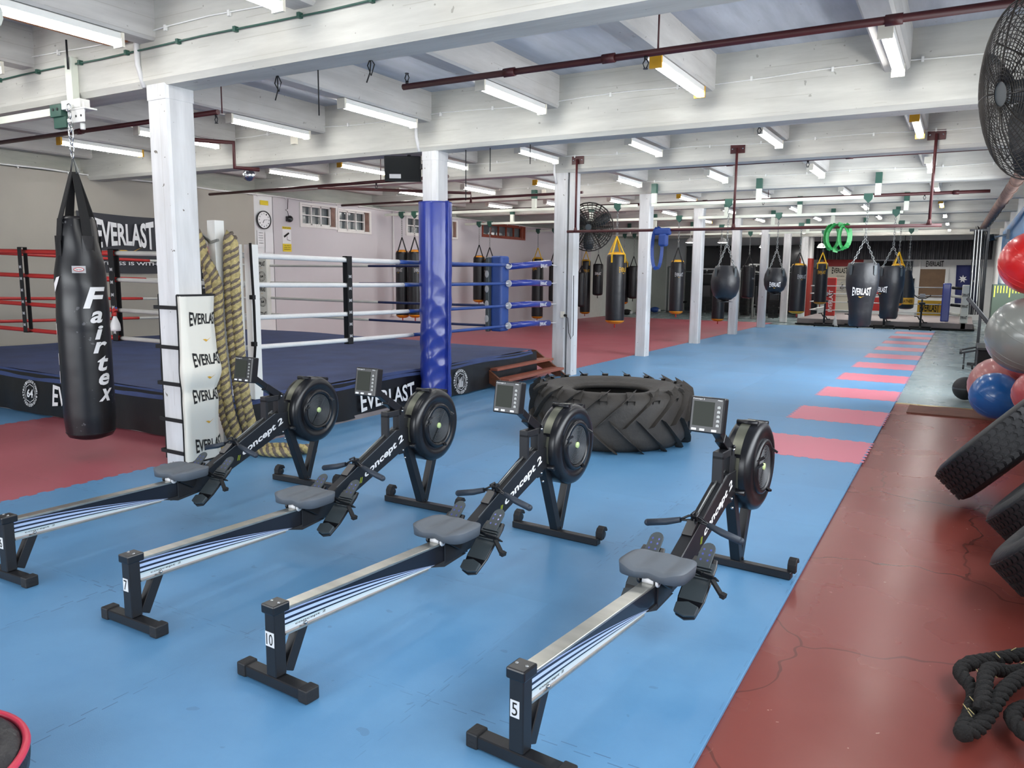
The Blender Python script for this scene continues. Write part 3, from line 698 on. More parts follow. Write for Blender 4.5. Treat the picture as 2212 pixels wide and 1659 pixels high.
    m = MB(); m.lathe([(.02, .098), (.019, .106), (.001, .107)], 20, O, 'x'); m.build('hub_cap', 'green', dm)
    # front leg
    m = MB(); m.bar((0, 1.995, .50), (0, 2.165, .045), .055, .052, up=(0, 1, 0)); m.bar((0, 2.30, .36), (0, 2.185, .045), .05, .05, up=(0, 1, 0)); m.sphere((.03, 2.18, .05), .008, 8, 6)
    fl = m.build('front_leg', 'black', root, .004)
    m = MB(); m.box(-.305, .305, 2.13, 2.18, .003, .045); m.build('foot_bar', 'black', fl, .004)
    for sx in (-1, 1):
        m = MB(); pr_ = [(2.165, .03), (2.165, .075), (2.18, .098), (2.205, .108), (2.23, .10), (2.245, .078), (2.235, .07), (2.215, .083), (2.20, .075), (2.20, .03)]
        m.prism(pr_, sx * .298 - .022, sx * .298 + .022, 'x'); g = m.build('wheel_cover', 'rubber', fl, .003)
        m = MB(); m.lathe([(.001, -.012), (.024, -.012), (.026, 0), (.024, .012), (.001, .012)], 16, (sx * .298, 2.215, .052), 'x'); m.build('castor_wheel', 'blackp', fl)
    return root
rower = make_rower()
RW = [('5', (-.501, -5.165), -4.62, 'black rowing machine with number 5 on its rear leg, nearest the red floor', 1.055),
      ('10', (-1.559, -5.235), -3.46, 'black rowing machine with number 10 on its rear leg, second from the right', 1.02),
      ('7', (-2.512, -5.20), -.42, 'black rowing machine with number 7 on its rear leg, third from the right', 1.0),
      ('6', (-3.561, -5.20), 1.31, 'black rowing machine with number 6 on its rear leg, closest to the white pillar', 1.0)]
copies = [copy_tree(rower) for _ in range(3)]
for r_, (num, (x, y), a, lab, sc) in zip([rower] + copies, RW):
    r_.location = (x, y, 0); r_.rotation_euler = (0, 0, math.radians(a)); r_['label'] = lab
    w = .050 if num == '10' else .036; x0 = -.004 if num != '10' else 0
    m = MB(); m.box(x0 - w / 2, x0 + w / 2, -.0285, -.0272, .175, .235); pl = m.build('number_plate', 'paper', r_)
    m = MB(); m.text(num, lambda a_, b_: (x0 + a_, -.0295, .205 + b_), w * (.72 if num == '10' else .6), .046, 0.0 if num != '10' else 0.0); m.build('number', 'black2', pl)
# ------------------------------------------------------------------ boxing ring
RX0, RX1, RY0, RY1 = -11.5, -5.12, -2.45, 3.45
def ptop(x): return .44 + .05 * min(1, max(0, (-5.1 - x) / 4.5))
ring = thing('boxing_ring', 'boxing ring with navy canvas, black skirt and red, white and blue ropes', 'boxing ring', (-8.3, .5, 0))
def rb(mb, name, m, parent=ring, **k):
    if parent is ring: shift(mb, (-8.3, .5, 0))
    return mb.build(name, m, parent, **k)
m = MB(); m.box(RX0, RX1 - .02, RY0 + .04, RY1, 0, .40); m.box(-11.4, -5.0, RY0 - .03, RY0, 0, .04); m.box(RX1 + .03, RX1 + .07, RY0 - .02, .1, 0, .05); fr = rb(m, 'platform', 'taupe')
m = MB(); m.grid(lambda a, b: (RX0 + (RX1 - RX0) * a, RY0 + (RY1 - RY0) * b, ptop(RX0 + (RX1 - RX0) * a) + .008 * math.sin(a * 17 + b * 4) * math.sin(b * 15)), 60, 50)
m.grid(lambda a, b: (RX0 + (RX1 + .03 - RX0) * a, RY0 - .012 - .035 * math.sin(b * PI / 2), ptop(RX0 + (RX1 - RX0) * a) - .09 * b + .006 * math.sin(a * 23)), 50, 5)
m.grid(lambda a, b: (RX1 + .012 + .035 * math.sin(b * PI / 2), RY0 - .04 + (RY1 - .1 - RY0) * a, ptop(RX1) - (.085 - .03 * a) * b + .012 * math.sin(a * 19)), 50, 5)
rb(m, 'canvas', 'canvas')
def fold(t): return .012 * math.sin(t * 5.1) + .008 * math.sin(t * 13 + 1)
m = MB()
m.grid(lambda a, b: (RX0 + (RX1 + .05 - RX0) * a, RY0 - .035 - .045 * b - fold(RX0 + (RX1 - RX0) * a) * b, (ptop(RX0 + (RX1 - RX0) * a) - .02) * (1 - b) + .015 * b), 90, 10)
m.grid(lambda a, b: (RX1 + .035 + .03 * b + fold(RY0 + 6 * a) * b * 1.2, RY0 - .05 + (RY1 - RY0 + .05) * a, (ptop(RX1) - .02) * (1 - b) + .02 * b), 90, 10)
ap = rb(m, 'skirt', 'apron')
def on_near(x0, z0): return lambda a, b: (x0 + a + 8.3, RY0 - .035 - .045 * (1 - (z0 + b) / .45) - .022 - .5, z0 + b)
def on_right(y0, z0): return lambda a, b: (RX1 + .035 + .03 * (1 - (z0 + b) / .45) + .026 + 8.3, y0 + a - .5, z0 + b)
def badge(mb, pl, r, num=True):
    ringt = 'NORTH MELBOURNE  EVERLAST 64  '
    vs_, fs = text_geo('O', 0)
    n = 28
    for k in range(n):
        a = 2 * PI * k / n; c, s_ = math.cos(a), math.sin(a); ch = 'NORTHMELBOURNEEVERLASTBOXING'[(n - k + 7) % n]
        mb.text(ch, lambda x, y, c=c, s_=s_: pl((r * .86 + y) * c + x * s_, (r * .86 + y) * s_ - x * c), r * .15, r * .22, 0.02)
    k = 40
    pts = [(math.cos(2 * PI * i / k), math.sin(2 * PI * i / k)) for i in range(k)]
    for i in range(k):
        (c, s_), (c2, s2) = pts[i], pts[(i + 1) % k]; q0, q1 = r * .60 * (1 + .05 * math.cos(8 * 2 * PI * i / k)), r * .64 * (1 + .05 * math.cos(8 * 2 * PI * i / k))
        mb.add([pl(c * q0, s_ * q0), pl(c * q1, s_ * q1), pl(c2 * q1, s2 * q1), pl(c2 * q0, s2 * q0)], [(0, 1, 2, 3)])
    if num: mb.text('64', pl, r * .8, r * .62, 0.03)
    else:
        for i in range(7): mb.poly([(-r * .4 + i * r * .12, -r * .1 + .5 * r * abs(math.sin(i * 1.3))), (-r * .34 + i * r * .12, -r * .1 + .5 * r * abs(math.sin(i * 1.3))), (-r * .30 + i * r * .1, -r * .45), (-r * .36 + i * r * .1, -r * .45)], pl)
m = MB(); badge(m, on_near(-8.32, .235), .155); m.build('badge', 'white', ap)
m = MB(); everlast(m, on_near(-7.35, .25), 1.05, .17); m.build('lettering', 'white', ap)
m = MB(); everlast(m, on_right(-.25, .19), .98, .17); m.build('lettering', 'white', ap)
m = MB(); badge(m, on_right(1.25, .19), .17, False); m.build('badge', 'white', ap)
# posts, ropes
K1, K2, K3, K4 = (-5.2, -2.22), (-5.22, 2.68), (-10.2, 2.65), (-10.35, -2.38)
ZL = [1.765, 1.49, 1.18, .895]; ZR = [1.745, 1.475, 1.145, .845]
m = MB(); m.box(-5.10, -5.02, -2.24, -2.14, .42, 1.86); m.box(-5.30, -5.12, -2.27, -2.24, .42, 1.86); rb(m, 'corner_post', 'lwhite', bevel=.004)
m = MB(); m.tube([(-4.99, -2.26, 1.87), (-4.985, -2.26, 1.7), (-4.97, -2.26, 1.3), (-4.97, -2.26, .95), (-4.98, -2.27, .80)], .018, 4, flat=.4)
m.box(-5.0, -4.955, -2.285, -2.25, 1.36, 1.40); m.box(-5.0, -4.955, -2.285, -2.25, .93, .97); rb(m, 'ratchet_strap', 'strap')
def rope(a, b, z0, z1, r, split, mats, bul=.0):
    A, B = Vector((a[0], a[1], z0)), Vector((b[0], b[1], z1)); m = MB(); N = 16
    def pt(t): p = A.lerp(B, t); p.z -= bul * 4 * t * (1 - t); return p
    for i, (t0, t1) in enumerate(zip([0] + split, split + [1])):
        m.cur = i; m.tube([pt(t0 + (t1 - t0) * k / N) for k in range(N + 1)], r * (1.12 if i % 2 == 0 and len(split) else 1), 10)
    return rb(m, 'rope', mats)
for i in range(4):
    r = .024 if i == 0 else .0215
    rope((K1[0], K1[1] - .0), K2, ZL[i], ZR[i], r, [.487 + .018 * i], ['whiterope', 'bluerope'], .012)
    rope(K4, K1, [1.84, 1.575, 1.245, .94][i], ZL[i], r, [.655], ['redrope', 'shadedrope'], .004)
    rope(K3, K2, [1.72, 1.42, 1.15, .86][i], ZR[i], .0195, [.52 - .04 * ((i + 1) % 3)], ['shadedrope', 'navy'], .01)
    rope(K4, K3, [1.84, 1.575, 1.245, .94][i], [1.72, 1.42, 1.15, .86][i], .019, [.555 - .015 * i], ['redrope', 'shadedrope'], .01)
def spacer(p, z0, z1, rz, w=.075):
    m = MB(); c, s_ = math.cos(rz), math.sin(rz)
    def bx(t0, t1, d0, d1, a, b):
        m.add([(p[0] + t * c - d * s_, p[1] + t * s_ + d * c, z) for z in (a, b) for t, d in ((t0, d0), (t1, d0), (t1, d1), (t0, d1))],
              [(0, 3, 2, 1), (4, 5, 6, 7), (0, 1, 5, 4), (1, 2, 6, 5), (2, 3, 7, 6), (3, 0, 4, 7)])
    bx(-w / 2, w / 2, -.034, -.028, z0 - .03, z1 + .03); bx(-w / 2, w / 2, .028, .034, z0 - .03, z1 + .03); bx(-w / 2, w / 2, -.034, .034, z1 + .024, z1 + .03); bx(-w / 2, w / 2, -.034, .034, z0 - .03, z0 - .024)
    o = rb(m, 'rope_spacer', 'strap'); m = MB(); n = int((z1 - z0) / .13)
    for k in range(n):
        z = z0 + .06 + k * .13
        def pl(a, b): return (p[0] + a * c + .0365 * s_ + 8.3, p[1] + a * s_ - .0365 * c - .5, z + b)
        m.poly([(-.022, -.02), (-.008, -.012), (.008, -.012), (.022, -.02), (.022, .02), (.008, .012), (-.008, .012), (-.022, .02)], pl)
    m.build('logo', 'greyp', o)
spacer((-8.55, -2.37), .93, 1.83, 0); spacer((-6.98, -2.30), .91, 1.80, 0, .085); spacer((-5.2, -.74), .86, 1.76, PI / 2)
spacer((-10.24, 1.34), .89, 1.76, PI / 2)
# corner pads
m = MB(); m.box(-5.46, -5.27, 2.66, 2.90, .76, 1.88); pd = rb(m, 'corner_pad', 'bluerope', bevel=.03, seg=3)
m = MB(); m.box(-5.50, -5.44, 2.58, 2.66, .76, 1.86)
m.build
rb(m, 'corner_pad_edge', 'dgrey', bevel=.01)
m = MB()
for k in range(4): m.sphere((-5.47 + 8.3, 2.575 - .5, .95 + k * .22), .034, 10, 6, (1, .12, 1.6))
m.build('logo', 'greyp', pd)
m = MB(); m.box(-10.30, -10.06, 2.56, 2.66, .80, 1.90); pd = rb(m, 'corner_pad', 'padw', bevel=.01)
m = MB()
for z in (1.75, 1.30, .86): everlast(m, lambda a, b, z=z: (-10.18 + a + 8.3, 2.555 - .5, z + b), .17, .07)
for z in (1.53, 1.08): badge(m, lambda a, b, z=z: (-10.18 + a + 8.3, 2.555 - .5, z + b), .095)
m.build('lettering', 'black2', pd)
m = MB()
for z in (1.68, 1.23): wave_chevron(m, lambda a, b, z=z: (-10.18 + a + 8.3, 2.553 - .5, z + b), .06, .02)
m.build('chevron', 'gold', pd)
for i in range(4):
    z = ZR[i]; m = MB(); q = [(-5.22, 2.80, z - .02 * (i == 0)), (-5.13, 3.25, z + .012), (-5.05, 3.78, z + (.045 if i == 0 else .0))]
    m.tube(q, .048, 12); o = rb(m, 'turnbuckle_cover', 'bluev')
    m = MB(); m.cyl((-5.22 + 8.3, 2.68 - .5, z), (-5.22 + 8.3, 2.80 - .5, z), .012); m.cyl((-5.22 + 8.3, 2.785 - .5, z - .01 * (i == 0)), (-5.22 + 8.3, 2.80 - .5, z - .02 * (i == 0)), .05, n=14)
    m.cyl((-5.05 + 8.3, 3.78 - .5, z + .03 * (i == 0)), (-4.99 + 8.3, 3.93 - .5, z), .008); m.build('turnbuckle', 'whitep', o)
    m = MB(); everlast(m, lambda a, b, z=z: (-5.035 + 8.3 + .01, 3.55 + a - .5, z + b), .22, .045); m.build('lettering', 'white', o)
m = MB(); m.tube([(-5.22, -2.36, 1.755), (-5.17, -2.55, 1.765), (-5.1, -2.74, 1.775), (-5.07, -2.80, 1.78)], [.06, .062, .058, .03], 12); rb(m, 'turnbuckle_cover', 'redrope')

# spray bottle on the ropes
sb = thing('spray_bottle', 'white spray bottle with a red trigger head hooked on the shaded white rope', 'spray bottle', (-6.80, -2.44, 1.0))
m = MB(); m.lathe([(.001, 0), (.048, 0), (.05, .02), (.045, .07), (.022, .13), (.014, .15)], 16); m.build('bottle', 'whitep', sb)
m = MB(); m.cyl((0, 0, .15), (0, 0, .19), .017); m.bar((-.025, 0, .20), (.03, 0, .225), .025, .035); m.bar((-.02, 0, .19), (-.045, 0, .15), .012, .012); m.build('trigger_head', 'redrope', sb)
m = MB(); m.cyl((.0, 0, .225), (.03, 0, .235), .012); m.build('nozzle', 'bandb', sb)

# ------------------------------------------------------------------ pads on the pillars
bx_, by_ = XC, YC(1)
bp = thing('column_pad', 'tall royal blue vinyl pad wrapped round the pillar beside the ring', 'column pad', (bx_, by_, 0))
def wr(a, z):     # creases
    t = a * 2 * PI
    return .011 * abs(math.sin(z * 9 + 2.5 * math.sin(t * 1.0))) * max(0, min(1, (1.9 - z) * 1.2)) + .008 * abs(math.sin(z * 17 - 3 * math.cos(t))) * max(0, min(1, (1.7 - z)))
m = MB(); m.grid(lambda a, b: ((.205 + .010 * math.cos(4 * 2 * PI * a) - wr(a, .05 + 2.38 * b)) * math.cos(2 * PI * a), (.205 + .010 * math.cos(4 * 2 * PI * a) - wr(a, .05 + 2.38 * b)) * math.sin(2 * PI * a), .03 + 2.41 * b), 72, 110, cu=True)
m.lathe([(.205, 2.44), (.195, 2.455), (.15, 2.455)], 40); body = m.build('vinyl_cover', 'bluev', bp)
sa = -.25; m = MB(); m.grid(lambda a, b: ((.195 + .045 * a) * math.cos(sa), (.195 + .045 * a) * math.sin(sa) + .006 * math.sin(b * 60), .03 + 2.43 * b), 3, 70)
m.grid(lambda a, b: ((.195 + .045 * a) * math.cos(sa - .05), (.195 + .045 * a) * math.sin(sa - .05) + .006 * math.sin(b * 55 + 1), .03 + 2.43 * b), 3, 70)
m.tube([(.243 * math.cos(sa - .02), .243 * math.sin(sa - .02), .03 + 2.43 * i / 30) for i in range(31)], .008, 6); m.build('seam_flap', 'bluev', bp)

ax_, ay_ = XC, YC(0)
wp = thing('column_pad', 'cream vinyl pad with black straps strapped round the nearest white pillar', 'column pad', (ax_, ay_, 0))
path = [(.135, -.135), (.185, -.15), (.205, -.12), (.212, .0), (.21, .12), (.17, .19), (.05, .215), (-.08, .21), (-.17, .19), (-.20, .12), (-.185, .02), (-.17, -.06), (-.14, -.10)]
Pv = [Vector((x, y, 0)) for x, y in path]; acc = [0]
for p, q in zip(Pv, Pv[1:]): acc.append(acc[-1] + (q - p).length)
def along(s_):
    s_ = max(0, min(acc[-1] - 1e-5, s_)); i = max(j for j in range(len(acc) - 1) if acc[j] <= s_)
    t = (s_ - acc[i]) / (acc[i + 1] - acc[i]); p = Pv[i].lerp(Pv[i + 1], t); d = (Pv[i + 1] - Pv[i]).normalized(); return p, Vector((d.y, -d.x, 0))
def zz(b): return .06 + 1.36 * b
def bulge(z): return .05 * math.exp(-((z - .80) / .11) ** 2) - .018 * math.exp(-((z - .64) / .05) ** 2) + .006 * math.sin(z * 14)
def pad_pt(a, b, off=0.0):
    z = zz(b); p, n = along(a * acc[-1]); e = min(1, min(a, 1 - a) * 9 + .15)
    q = p + n * (bulge(z) * e + off); return (q.x, q.y, z)
m = MB(); m.grid(lambda a, b: pad_pt(a, b), 60, 60); m.grid(lambda a, b: pad_pt(a, b, -.045), 30, 30); m.build('pad', 'padw', wp)
m = MB()
for a in (0, 1): m.tube([pad_pt(a, i / 40) for i in range(41)], .009, 6)
for b in (0, 1): m.tube([pad_pt(i / 50, b) for i in range(51)], .008, 6)
m.build('piping', 'strap', wp)
for z in (1.32, 1.0, .70, .40, .13):
    m = MB(); b = (z - .06) / 1.36; m.bar(Vector(pad_pt(0.005, b, .006)), Vector((-.15, -.135, z + .01)), .008, .028, up=(0, 1, 0)) if False else None
    m.bar(Vector(pad_pt(0.005, b, .004)) + Vector((.0, -.008, 0)), Vector((-.155, -.14, z)), .03, .006, up=(0, 1, .0)); m.bar(Vector((-.155, -.14, z)), Vector(pad_pt(.995, b, .004)), .03, .006, up=(1, 0, 0)); m.build('strap', 'strap', wp)
m = MB(); s0 = .275
def on_pad(zc): 
    def pl(a, b):
        s_ = s0 + a; z = zc + b; p, n = along(s_); q = p + n * (bulge(z) + .004); return (q.x, q.y, z)
    pl.curved = .03
    return pl
for z in (1.23, .90, .60, .19): everlast(m, on_pad(z), .30, .085)
m.build('lettering', 'black2', wp)
m = MB()
for z in (1.06, .755, .38): wave_chevron(m, on_pad(z), .085, .04)
m.build('chevron', 'gold', wp)

# ------------------------------------------------------------------ white post with hanging rope
ps = thing('square_post', 'free-standing white square post at the ring corner with thick rope hung over it', 'post', (-5.03, -2.60, 0))
m = MB(); m.box(-.05, .05, -.05, .05, 0, 2.05); m.build('upright', 'lwhite', ps, .003)
m = MB(); m.bar((0, -.06, 1.86), (.10, -.06, 1.88), .02, .02); m.bar((0, -.06, 1.86), (-.12, -.05, 1.93), .02, .02); m.build('rope_hook', 'steel', ps)
tr = MB()
PX, PY = -5.03, -2.60
for k in range(4):
    lat = -.015 + .078 * k; fr_ = -.07 - .035 * (k % 2)
    bx, by = PX + .64 * lat - .77 * -fr_ * -1 * .0 + .03, PY + .77 * lat + fr_ - .02
    if k == 0: loop = [(PX - .17, PY - .14, 1.70), (PX - .15, PY - .15, 1.86), (PX - .13, PY - .13, 1.96), (PX - .06, PY - .12, 1.86)]
    elif k == 1: loop = [(PX - .13, PY - .10, 1.94), (PX - .10, PY - .13, 1.88), (PX - .02, PY - .14, 1.76)]
    elif k == 2: loop = [(bx - .02, by + .05, 1.60), (bx - .01, by + .03, 1.86), (bx + .02, by, 1.90)]
    else: loop = [(bx - .05, by + .03, 1.55), (bx - .05, by + .02, 1.84), (bx - .01, by, 1.86)]
    P = loop + [(bx, by, 1.52), (bx + .005, by, 1.2), (bx + .02, by + .01, .85), (bx + .05, by + .03, .45), (bx + .11, by + .06, .18), (bx + .17, by + .10, .055)]
    if k == 3: P += [(bx + .35, by + .18, .05), (bx + .52, by + .22, .05), (bx + .60, by + .30, .05)]
    if k == 2: P += [(bx + .30, by + .02, .05), (bx + .50, by + .05, .05), (bx + .62, by + .14, .05)]
    if k == 0: P += [(bx + .05, by - .06, .05), (bx - .18, by - .04, .05), (bx - .30, by + .05, .05)]
    twist(tr, P, .045, .13, (0, 1, 0, 1) if k % 2 == 0 else (0, 0, 1, 0, 1), .015, 6, k)
o = tr.build('climbing_rope', ['ropet', 'roped']); tag(o, 'thick frayed tan and grey rope draped down the white post to the floor', 'rope')

# ------------------------------------------------------------------ steps
st = thing('ring_steps', 'low brown timber steps with two treads against the ring corner', 'steps', (-5.0, 3.0, 0))
for y in (2.04, 3.80):
    m = MB(); m.prism([(-.42, .40), (-.29, .40), (.26, .03), (.24, 0), (.10, 0), (-.42, .22)], y - 3.02, y - 2.98, 'y'); m.build('stringer', 'stepw', st)
for x, z in ((-.07, .27), (.12, .13)):
    m = MB(); m.box(x - .11, x + .11, -.94, .80, z - .02, z + .015); m.build('tread', 'tread', st, .003)

# ------------------------------------------------------------------ tractor tyre
ty = thing('tractor_tyre', 'huge black tractor tyre lying flat with chevron tread', 'tyre', (-2.31, -.15, 0))
R0 = .765
prof = [(.40, .12), (.385, .05), (.43, .02), (.60, .0), (.70, .01), (.745, .06), (R0, .14), (R0, .41), (.745, .485), (.70, .53), (.62, .545), (.50, .525), (.44, .50), (.39, .50), (.375, .47), (.42, .44), (.60, .45), (.70, .38), (.70, .15), (.58, .08), (.44, .09), (.40, .12)]
m = MB(); m.lathe(prof, 80); carc = m.build('carcass', 'tyre', ty)
m = MB()
for side in (0, 1):
    for k in range(19):
        th0 = 2 * PI * (k + .5 * side) / 19 + .4; n = 9; vs_ = []
        for i in range(n):
            t = i / (n - 1)            # 0 shoulder, 1 centre
            z = (.535 - .255 * t) if side == 0 else (.012 + .255 * t)
            th = th0 - .36 * t ** .85 * (1 if side == 0 else 1) + (.0 if side == 0 else .0)
            rb_ = R0 - .012 if .1 < z < .45 else R0 - .055
            rt = R0 + .050 * min(1, .62 + t) - (.04 if t == 0 else 0)
            hw = .075 if t > .1 else .08
            d = .72
            for r_, s_ in ((rb_, -1.15), (rt, -.55), (rt, .55), (rb_, 1.15)):
                ang = th + s_ * hw * d / R0; vs_.append((r_ * math.cos(ang), r_ * math.sin(ang), z + s_ * hw * .62 * (1 if side == 0 else -1)))
        fs = [(i * 4 + j, i * 4 + j + 1, i * 4 + 5 + j, i * 4 + 4 + j) for i in range(n - 1) for j in range(3)] + [(0, 3, 2, 1), (n * 4 - 4, n * 4 - 3, n * 4 - 2, n * 4 - 1)]
        m.add(vs_, fs, False)
        if side == 0:   # lug running over the shoulder on to the sidewall
            vs_ = []
            for r_, z in ((R0 + .01, .49), (R0 - .03, .545), (R0 - .07, .56), (R0 - .12, .555)):
                for s_ in (-1, 1): ang = th0 + s_ * .045 + (.0); vs_.append((r_ * math.cos(ang), r_ * math.sin(ang), z))
            m.add(vs_ + [(x * .97, y * .97, z - .05) for x, y, z in vs_], [(0, 1, 3, 2), (2, 3, 5, 4), (4, 5, 7, 6), (0, 2, 10, 8), (2, 4, 12, 10), (1, 9, 11, 3), (3, 11, 13, 5)], False)
m.build('tread_lugs', 'tyre', ty)
# ------------------------------------------------------------------ steel rails and hanging bags
RZ = 2.965
def rail(k, x0, x1, hang, label, z=RZ, green=True):
    y = YC(k) - .22; t = thing('bag_rail', label, 'rail', ((x0 + x1) / 2, y, z), 0, 'steel rails the bags hang from'); cx = (x0 + x1) / 2
    m = MB(); m.box(x0 - cx, x1 - cx, -.028, .028, -.028, .028); m.build('rail', 'toilet', t)
    for h in hang:
        m = MB(); m.box(h - cx - .045, h - cx + .045, -.035, .035, .028, .24); q = m.build('hanger', 'toilet', t)
        m = MB(); m.box(h - cx - .05, h - cx + .05, -.045, .05, .22, .40); m.build('hanger_plate', 'dkgreen', q)
    return t
rail(3, -4.70, -.78, (-4.66, -2.68, -.72), 'white square steel rail across the hall carrying the nearest round bag and biggest bag')
rail(4, -4.85, -.55, (-4.2, -2.6, -.5), 'white steel rail behind the nearest round bag, second from the camera')
rail(5, -4.75, -.62, (-3.9, -2.4, -.9), 'white steel rail third from the camera, right of the pillars')
rail(6, -4.75, -.6, (-3.6, -2.0), 'white steel rail farthest from the camera, right of the pillars')
rail(3, -11.3, -5.0, (-9.6, -7.3), 'white steel rail left of the pillars carrying the paired tall bags')
rail(4, -11.4, -5.0, (-9.9, -7.6), 'white steel rail left of the pillars behind the paired tall bags')
rail(5, -11.4, -5.0, (-9.2, -7.2), 'white steel rail left of the pillars, third from the camera')
rail(6, -11.4, -5.0, (-9.4, -7.2), 'white steel rail left of the pillars, farthest from the camera')
# near rail on the left
t = thing('bag_rail', 'pale green white rail under the nearest beam at the left edge of the hall', 'rail', (-6.8, -3.3, 2.93), 0)
m = MB(); m.box(-2.6, .68, -.03, .03, -.03, .03); m.build('rail', 'toilet', t)
m = MB(); m.box(.86, .95, .0, .06, -.02, .42); m.build('hanger', 'toilet', t, .003)
m = MB(); m.box(.68, .84, -.045, .05, -.05, .05); m.box(.70, .88, -.03, .03, -.14, -.05); tb = m.build('trolley', 'dkgreen', t, .003)
m = MB()
for dx in (.73, .79): m.cyl((dx, -.05, .01), (dx, -.043, .01), .012)
m.build('bolt', 'black', tb)
m = MB(); m.box(.84, 1.10, -.04, .05, .0, .07); m.box(.92, 1.18, -.05, .06, -.02, -.005); m.box(.94, 1.16, -.045, -.035, -.12, -.02)
m.cyl((1.0, -.05, -.01), (1.0, -.05, .03), .012); m.cyl((1.14, -.03, -.04), (1.14, -.03, .04), .010)
m.cyl((1.06, 0, -.17), (1.06, 0, -.12), .02); eb = m.build('end_bracket', 'lwhite', t, .003)
m = MB()
for dx in (.98, 1.05, 1.12): m.cyl((dx, -.047, -.07), (dx, -.0455, -.07), .010)
m.build('bolt_hole', 'black2', eb)
m = MB(); m.cyl((.925, -.01, .32), (.925, -.01, .55), .008); m.build('threaded_rod', 'black', t)

def wrap(x, y, r, a0, z0):   # lettering on a round bag; a0 = direction it faces
    def pl(u, v): a = a0 + u / r; return (x + (r + .003) * math.cos(a), y + (r + .003) * math.sin(a), z0 + v)
    pl.curved = max(.02, r * .14)
    return pl
def face(x, y): return math.atan2(CAM.y - y, CAM.x - x)
def bag(name, x, k, top, bot, dia, label, straps='strap', cap='vinyl', base='vinyl', logo='white', nst=4, taper=0.0, shape='bag', off=0.0, lz=.30, tail=True, logo_off=0.0, y=None, lw=None, chev='gold', cat='punching bag', sh=.34):
    y = YC(k) - .22 if y is None else y; r = dia / 2; H = top - bot; a0 = face(x, y)
    t = thing(name, label, cat, (x, y, bot), 0, 'punching bags hanging from the rails')
    if shape == 'bag': pr = [(r * .90, 0), (r * .97, .02), (r, .06), (r * (1 + taper), H * .5), (r * .99, H - .05), (r * .96, H - .015), (r * .9, H)]
    elif shape == 'round': pr = [(.02, 0), (r * .45, .02), (r * .78, H * .14), (r * .96, H * .34), (r, H * .55), (r * .93, H * .76), (r * .78, H * .93), (r * .72, H)]
    elif shape == 'body': pr = [(r * .62, 0), (r * .68, .02), (r * .70, H * .22), (r * .80, H * .42), (r * .97, H * .60), (r * 1.0, H * .76), (r * .96, H * .95), (r * .9, H)]
    elif shape == 'tear': pr = [(r * .8, 0), (r * .95, .03), (r, H * .2), (r * .97, H * .45), (r * .7, H * .75), (r * .45, H * .93), (r * .42, H)]
    m = MB(); m.lathe(pr, 28); b = m.build('body', 'vinyl2' if shape != 'bag' else 'vinyl', t)
    m = MB(); m.lathe([(.001, -.045), (r * .5, -.04), (r * .8, -.02), (r * .9, .0), (r * .99, .004), (r * .99, .03)] if base != 'vinyl' else [(.001, -.03), (r * .6, -.02), (pr[0][0], .002)], 28); m.build('base', base, t)
    rt = pr[-1][0]
    m = MB(); m.lathe([(rt, H - .001), (rt * .98, H + .02), (rt * .6, H + .05), (.001, H + .055)] if cap != 'vinyl' else [(rt, H - .001), (rt * .8, H + .01), (.001, H + .012)], 24); m.build('top_cap', cap, t)
    if tail and shape == 'bag': m = MB(); m.cyl((0, 0, -.12), (0, 0, -.03), .014, n=6); m.build('tail_loop', 'redrope' if base != 'vinyl' else 'strap', t)
    apex = Vector((0, 0, H + sh))
    for i in range(nst):
        a = a0 + off + 2 * PI * (i + .5) / nst; p = Vector((r * .93 * math.cos(a), r * .93 * math.sin(a), H - .0)) if shape == 'bag' else Vector((pr[-2][0] * math.cos(a), pr[-2][0] * math.sin(a), H - .02)); m = MB()
        if straps == 'chain':
            chain(m, p, apex, .06, .0065, 4); m.build('chain', 'steel', t)
            if shape != 'tear': m = MB(); rp = pr[-3][0]; m.poly([(-.03, .10), (.03, .10), (.03, -.05), (0, -.07), (-.03, -.05)], wrap(0, 0, rp * 1.01, a, H - .14)); m.build('chain_tab', 'dgrey', b)
            continue
        side = Vector((-math.sin(a), math.cos(a), 0)); m.bar(p, apex, .034, .006, up=Vector((math.cos(a), math.sin(a), .3)))
        q = p + Vector((math.cos(a) * r * .075, math.sin(a) * r * .075, 0)); m.bar(q + Vector((0, 0, .01)), q + Vector((0, 0, -.16)), .034, .006, up=Vector((math.cos(a), math.sin(a), 0))); m.build('strap', straps, t)
    m = MB(); rail_z = RZ - bot - .03; z0 = H + sh
    m.tube([(.02 * math.cos(i), 0, z0 + .02 + .02 * math.sin(i)) for i in [2 * PI * j / 8 for j in range(8)]], .004, 5, closed=True)
    if rail_z - z0 > .15: chain(m, (0, 0, z0 + .04), (0, 0, rail_z - .08), .06, .0055, 4)
    m.build('hanging_chain', 'steel', t)
    m = MB(); m.prism([(-.07, .01), (-.07, .09), (.07, .09), (.07, .01), (0, -.07)], -.035, .035, 'y'); m.v = [(a, b_, c + rail_z) for a, b_, c in m.v]; m.build('trolley', 'dkgreen', t, .003)
    if logo:
        rr = r if shape != 'round' else r * 1.0; al = a0 - t.location.x * 0 + logo_off
        m = MB(); W = lw or min(.26, dia * .62); pl = wrap(0, 0, rr * (1.0 if shape != 'body' else 1.0), al, H - lz)
        everlast(m, pl, W, W * .36); m.build('lettering', logo, b)
        m = MB(); wave_chevron(m, wrap(0, 0, rr + .001, al, H - lz - W * .30), W * .34, W * .12); m.build('chevron', chev, b)
    return t, b, H, r, a0
Yk = lambda k: YC(k) - .22
bag('round_punching_bag', -3.21, 3, 1.80, 1.16, .53, 'large round black ball bag without lettering, hanging left of the fifth pillar', 'chain', logo=None, shape='round', sh=.42)
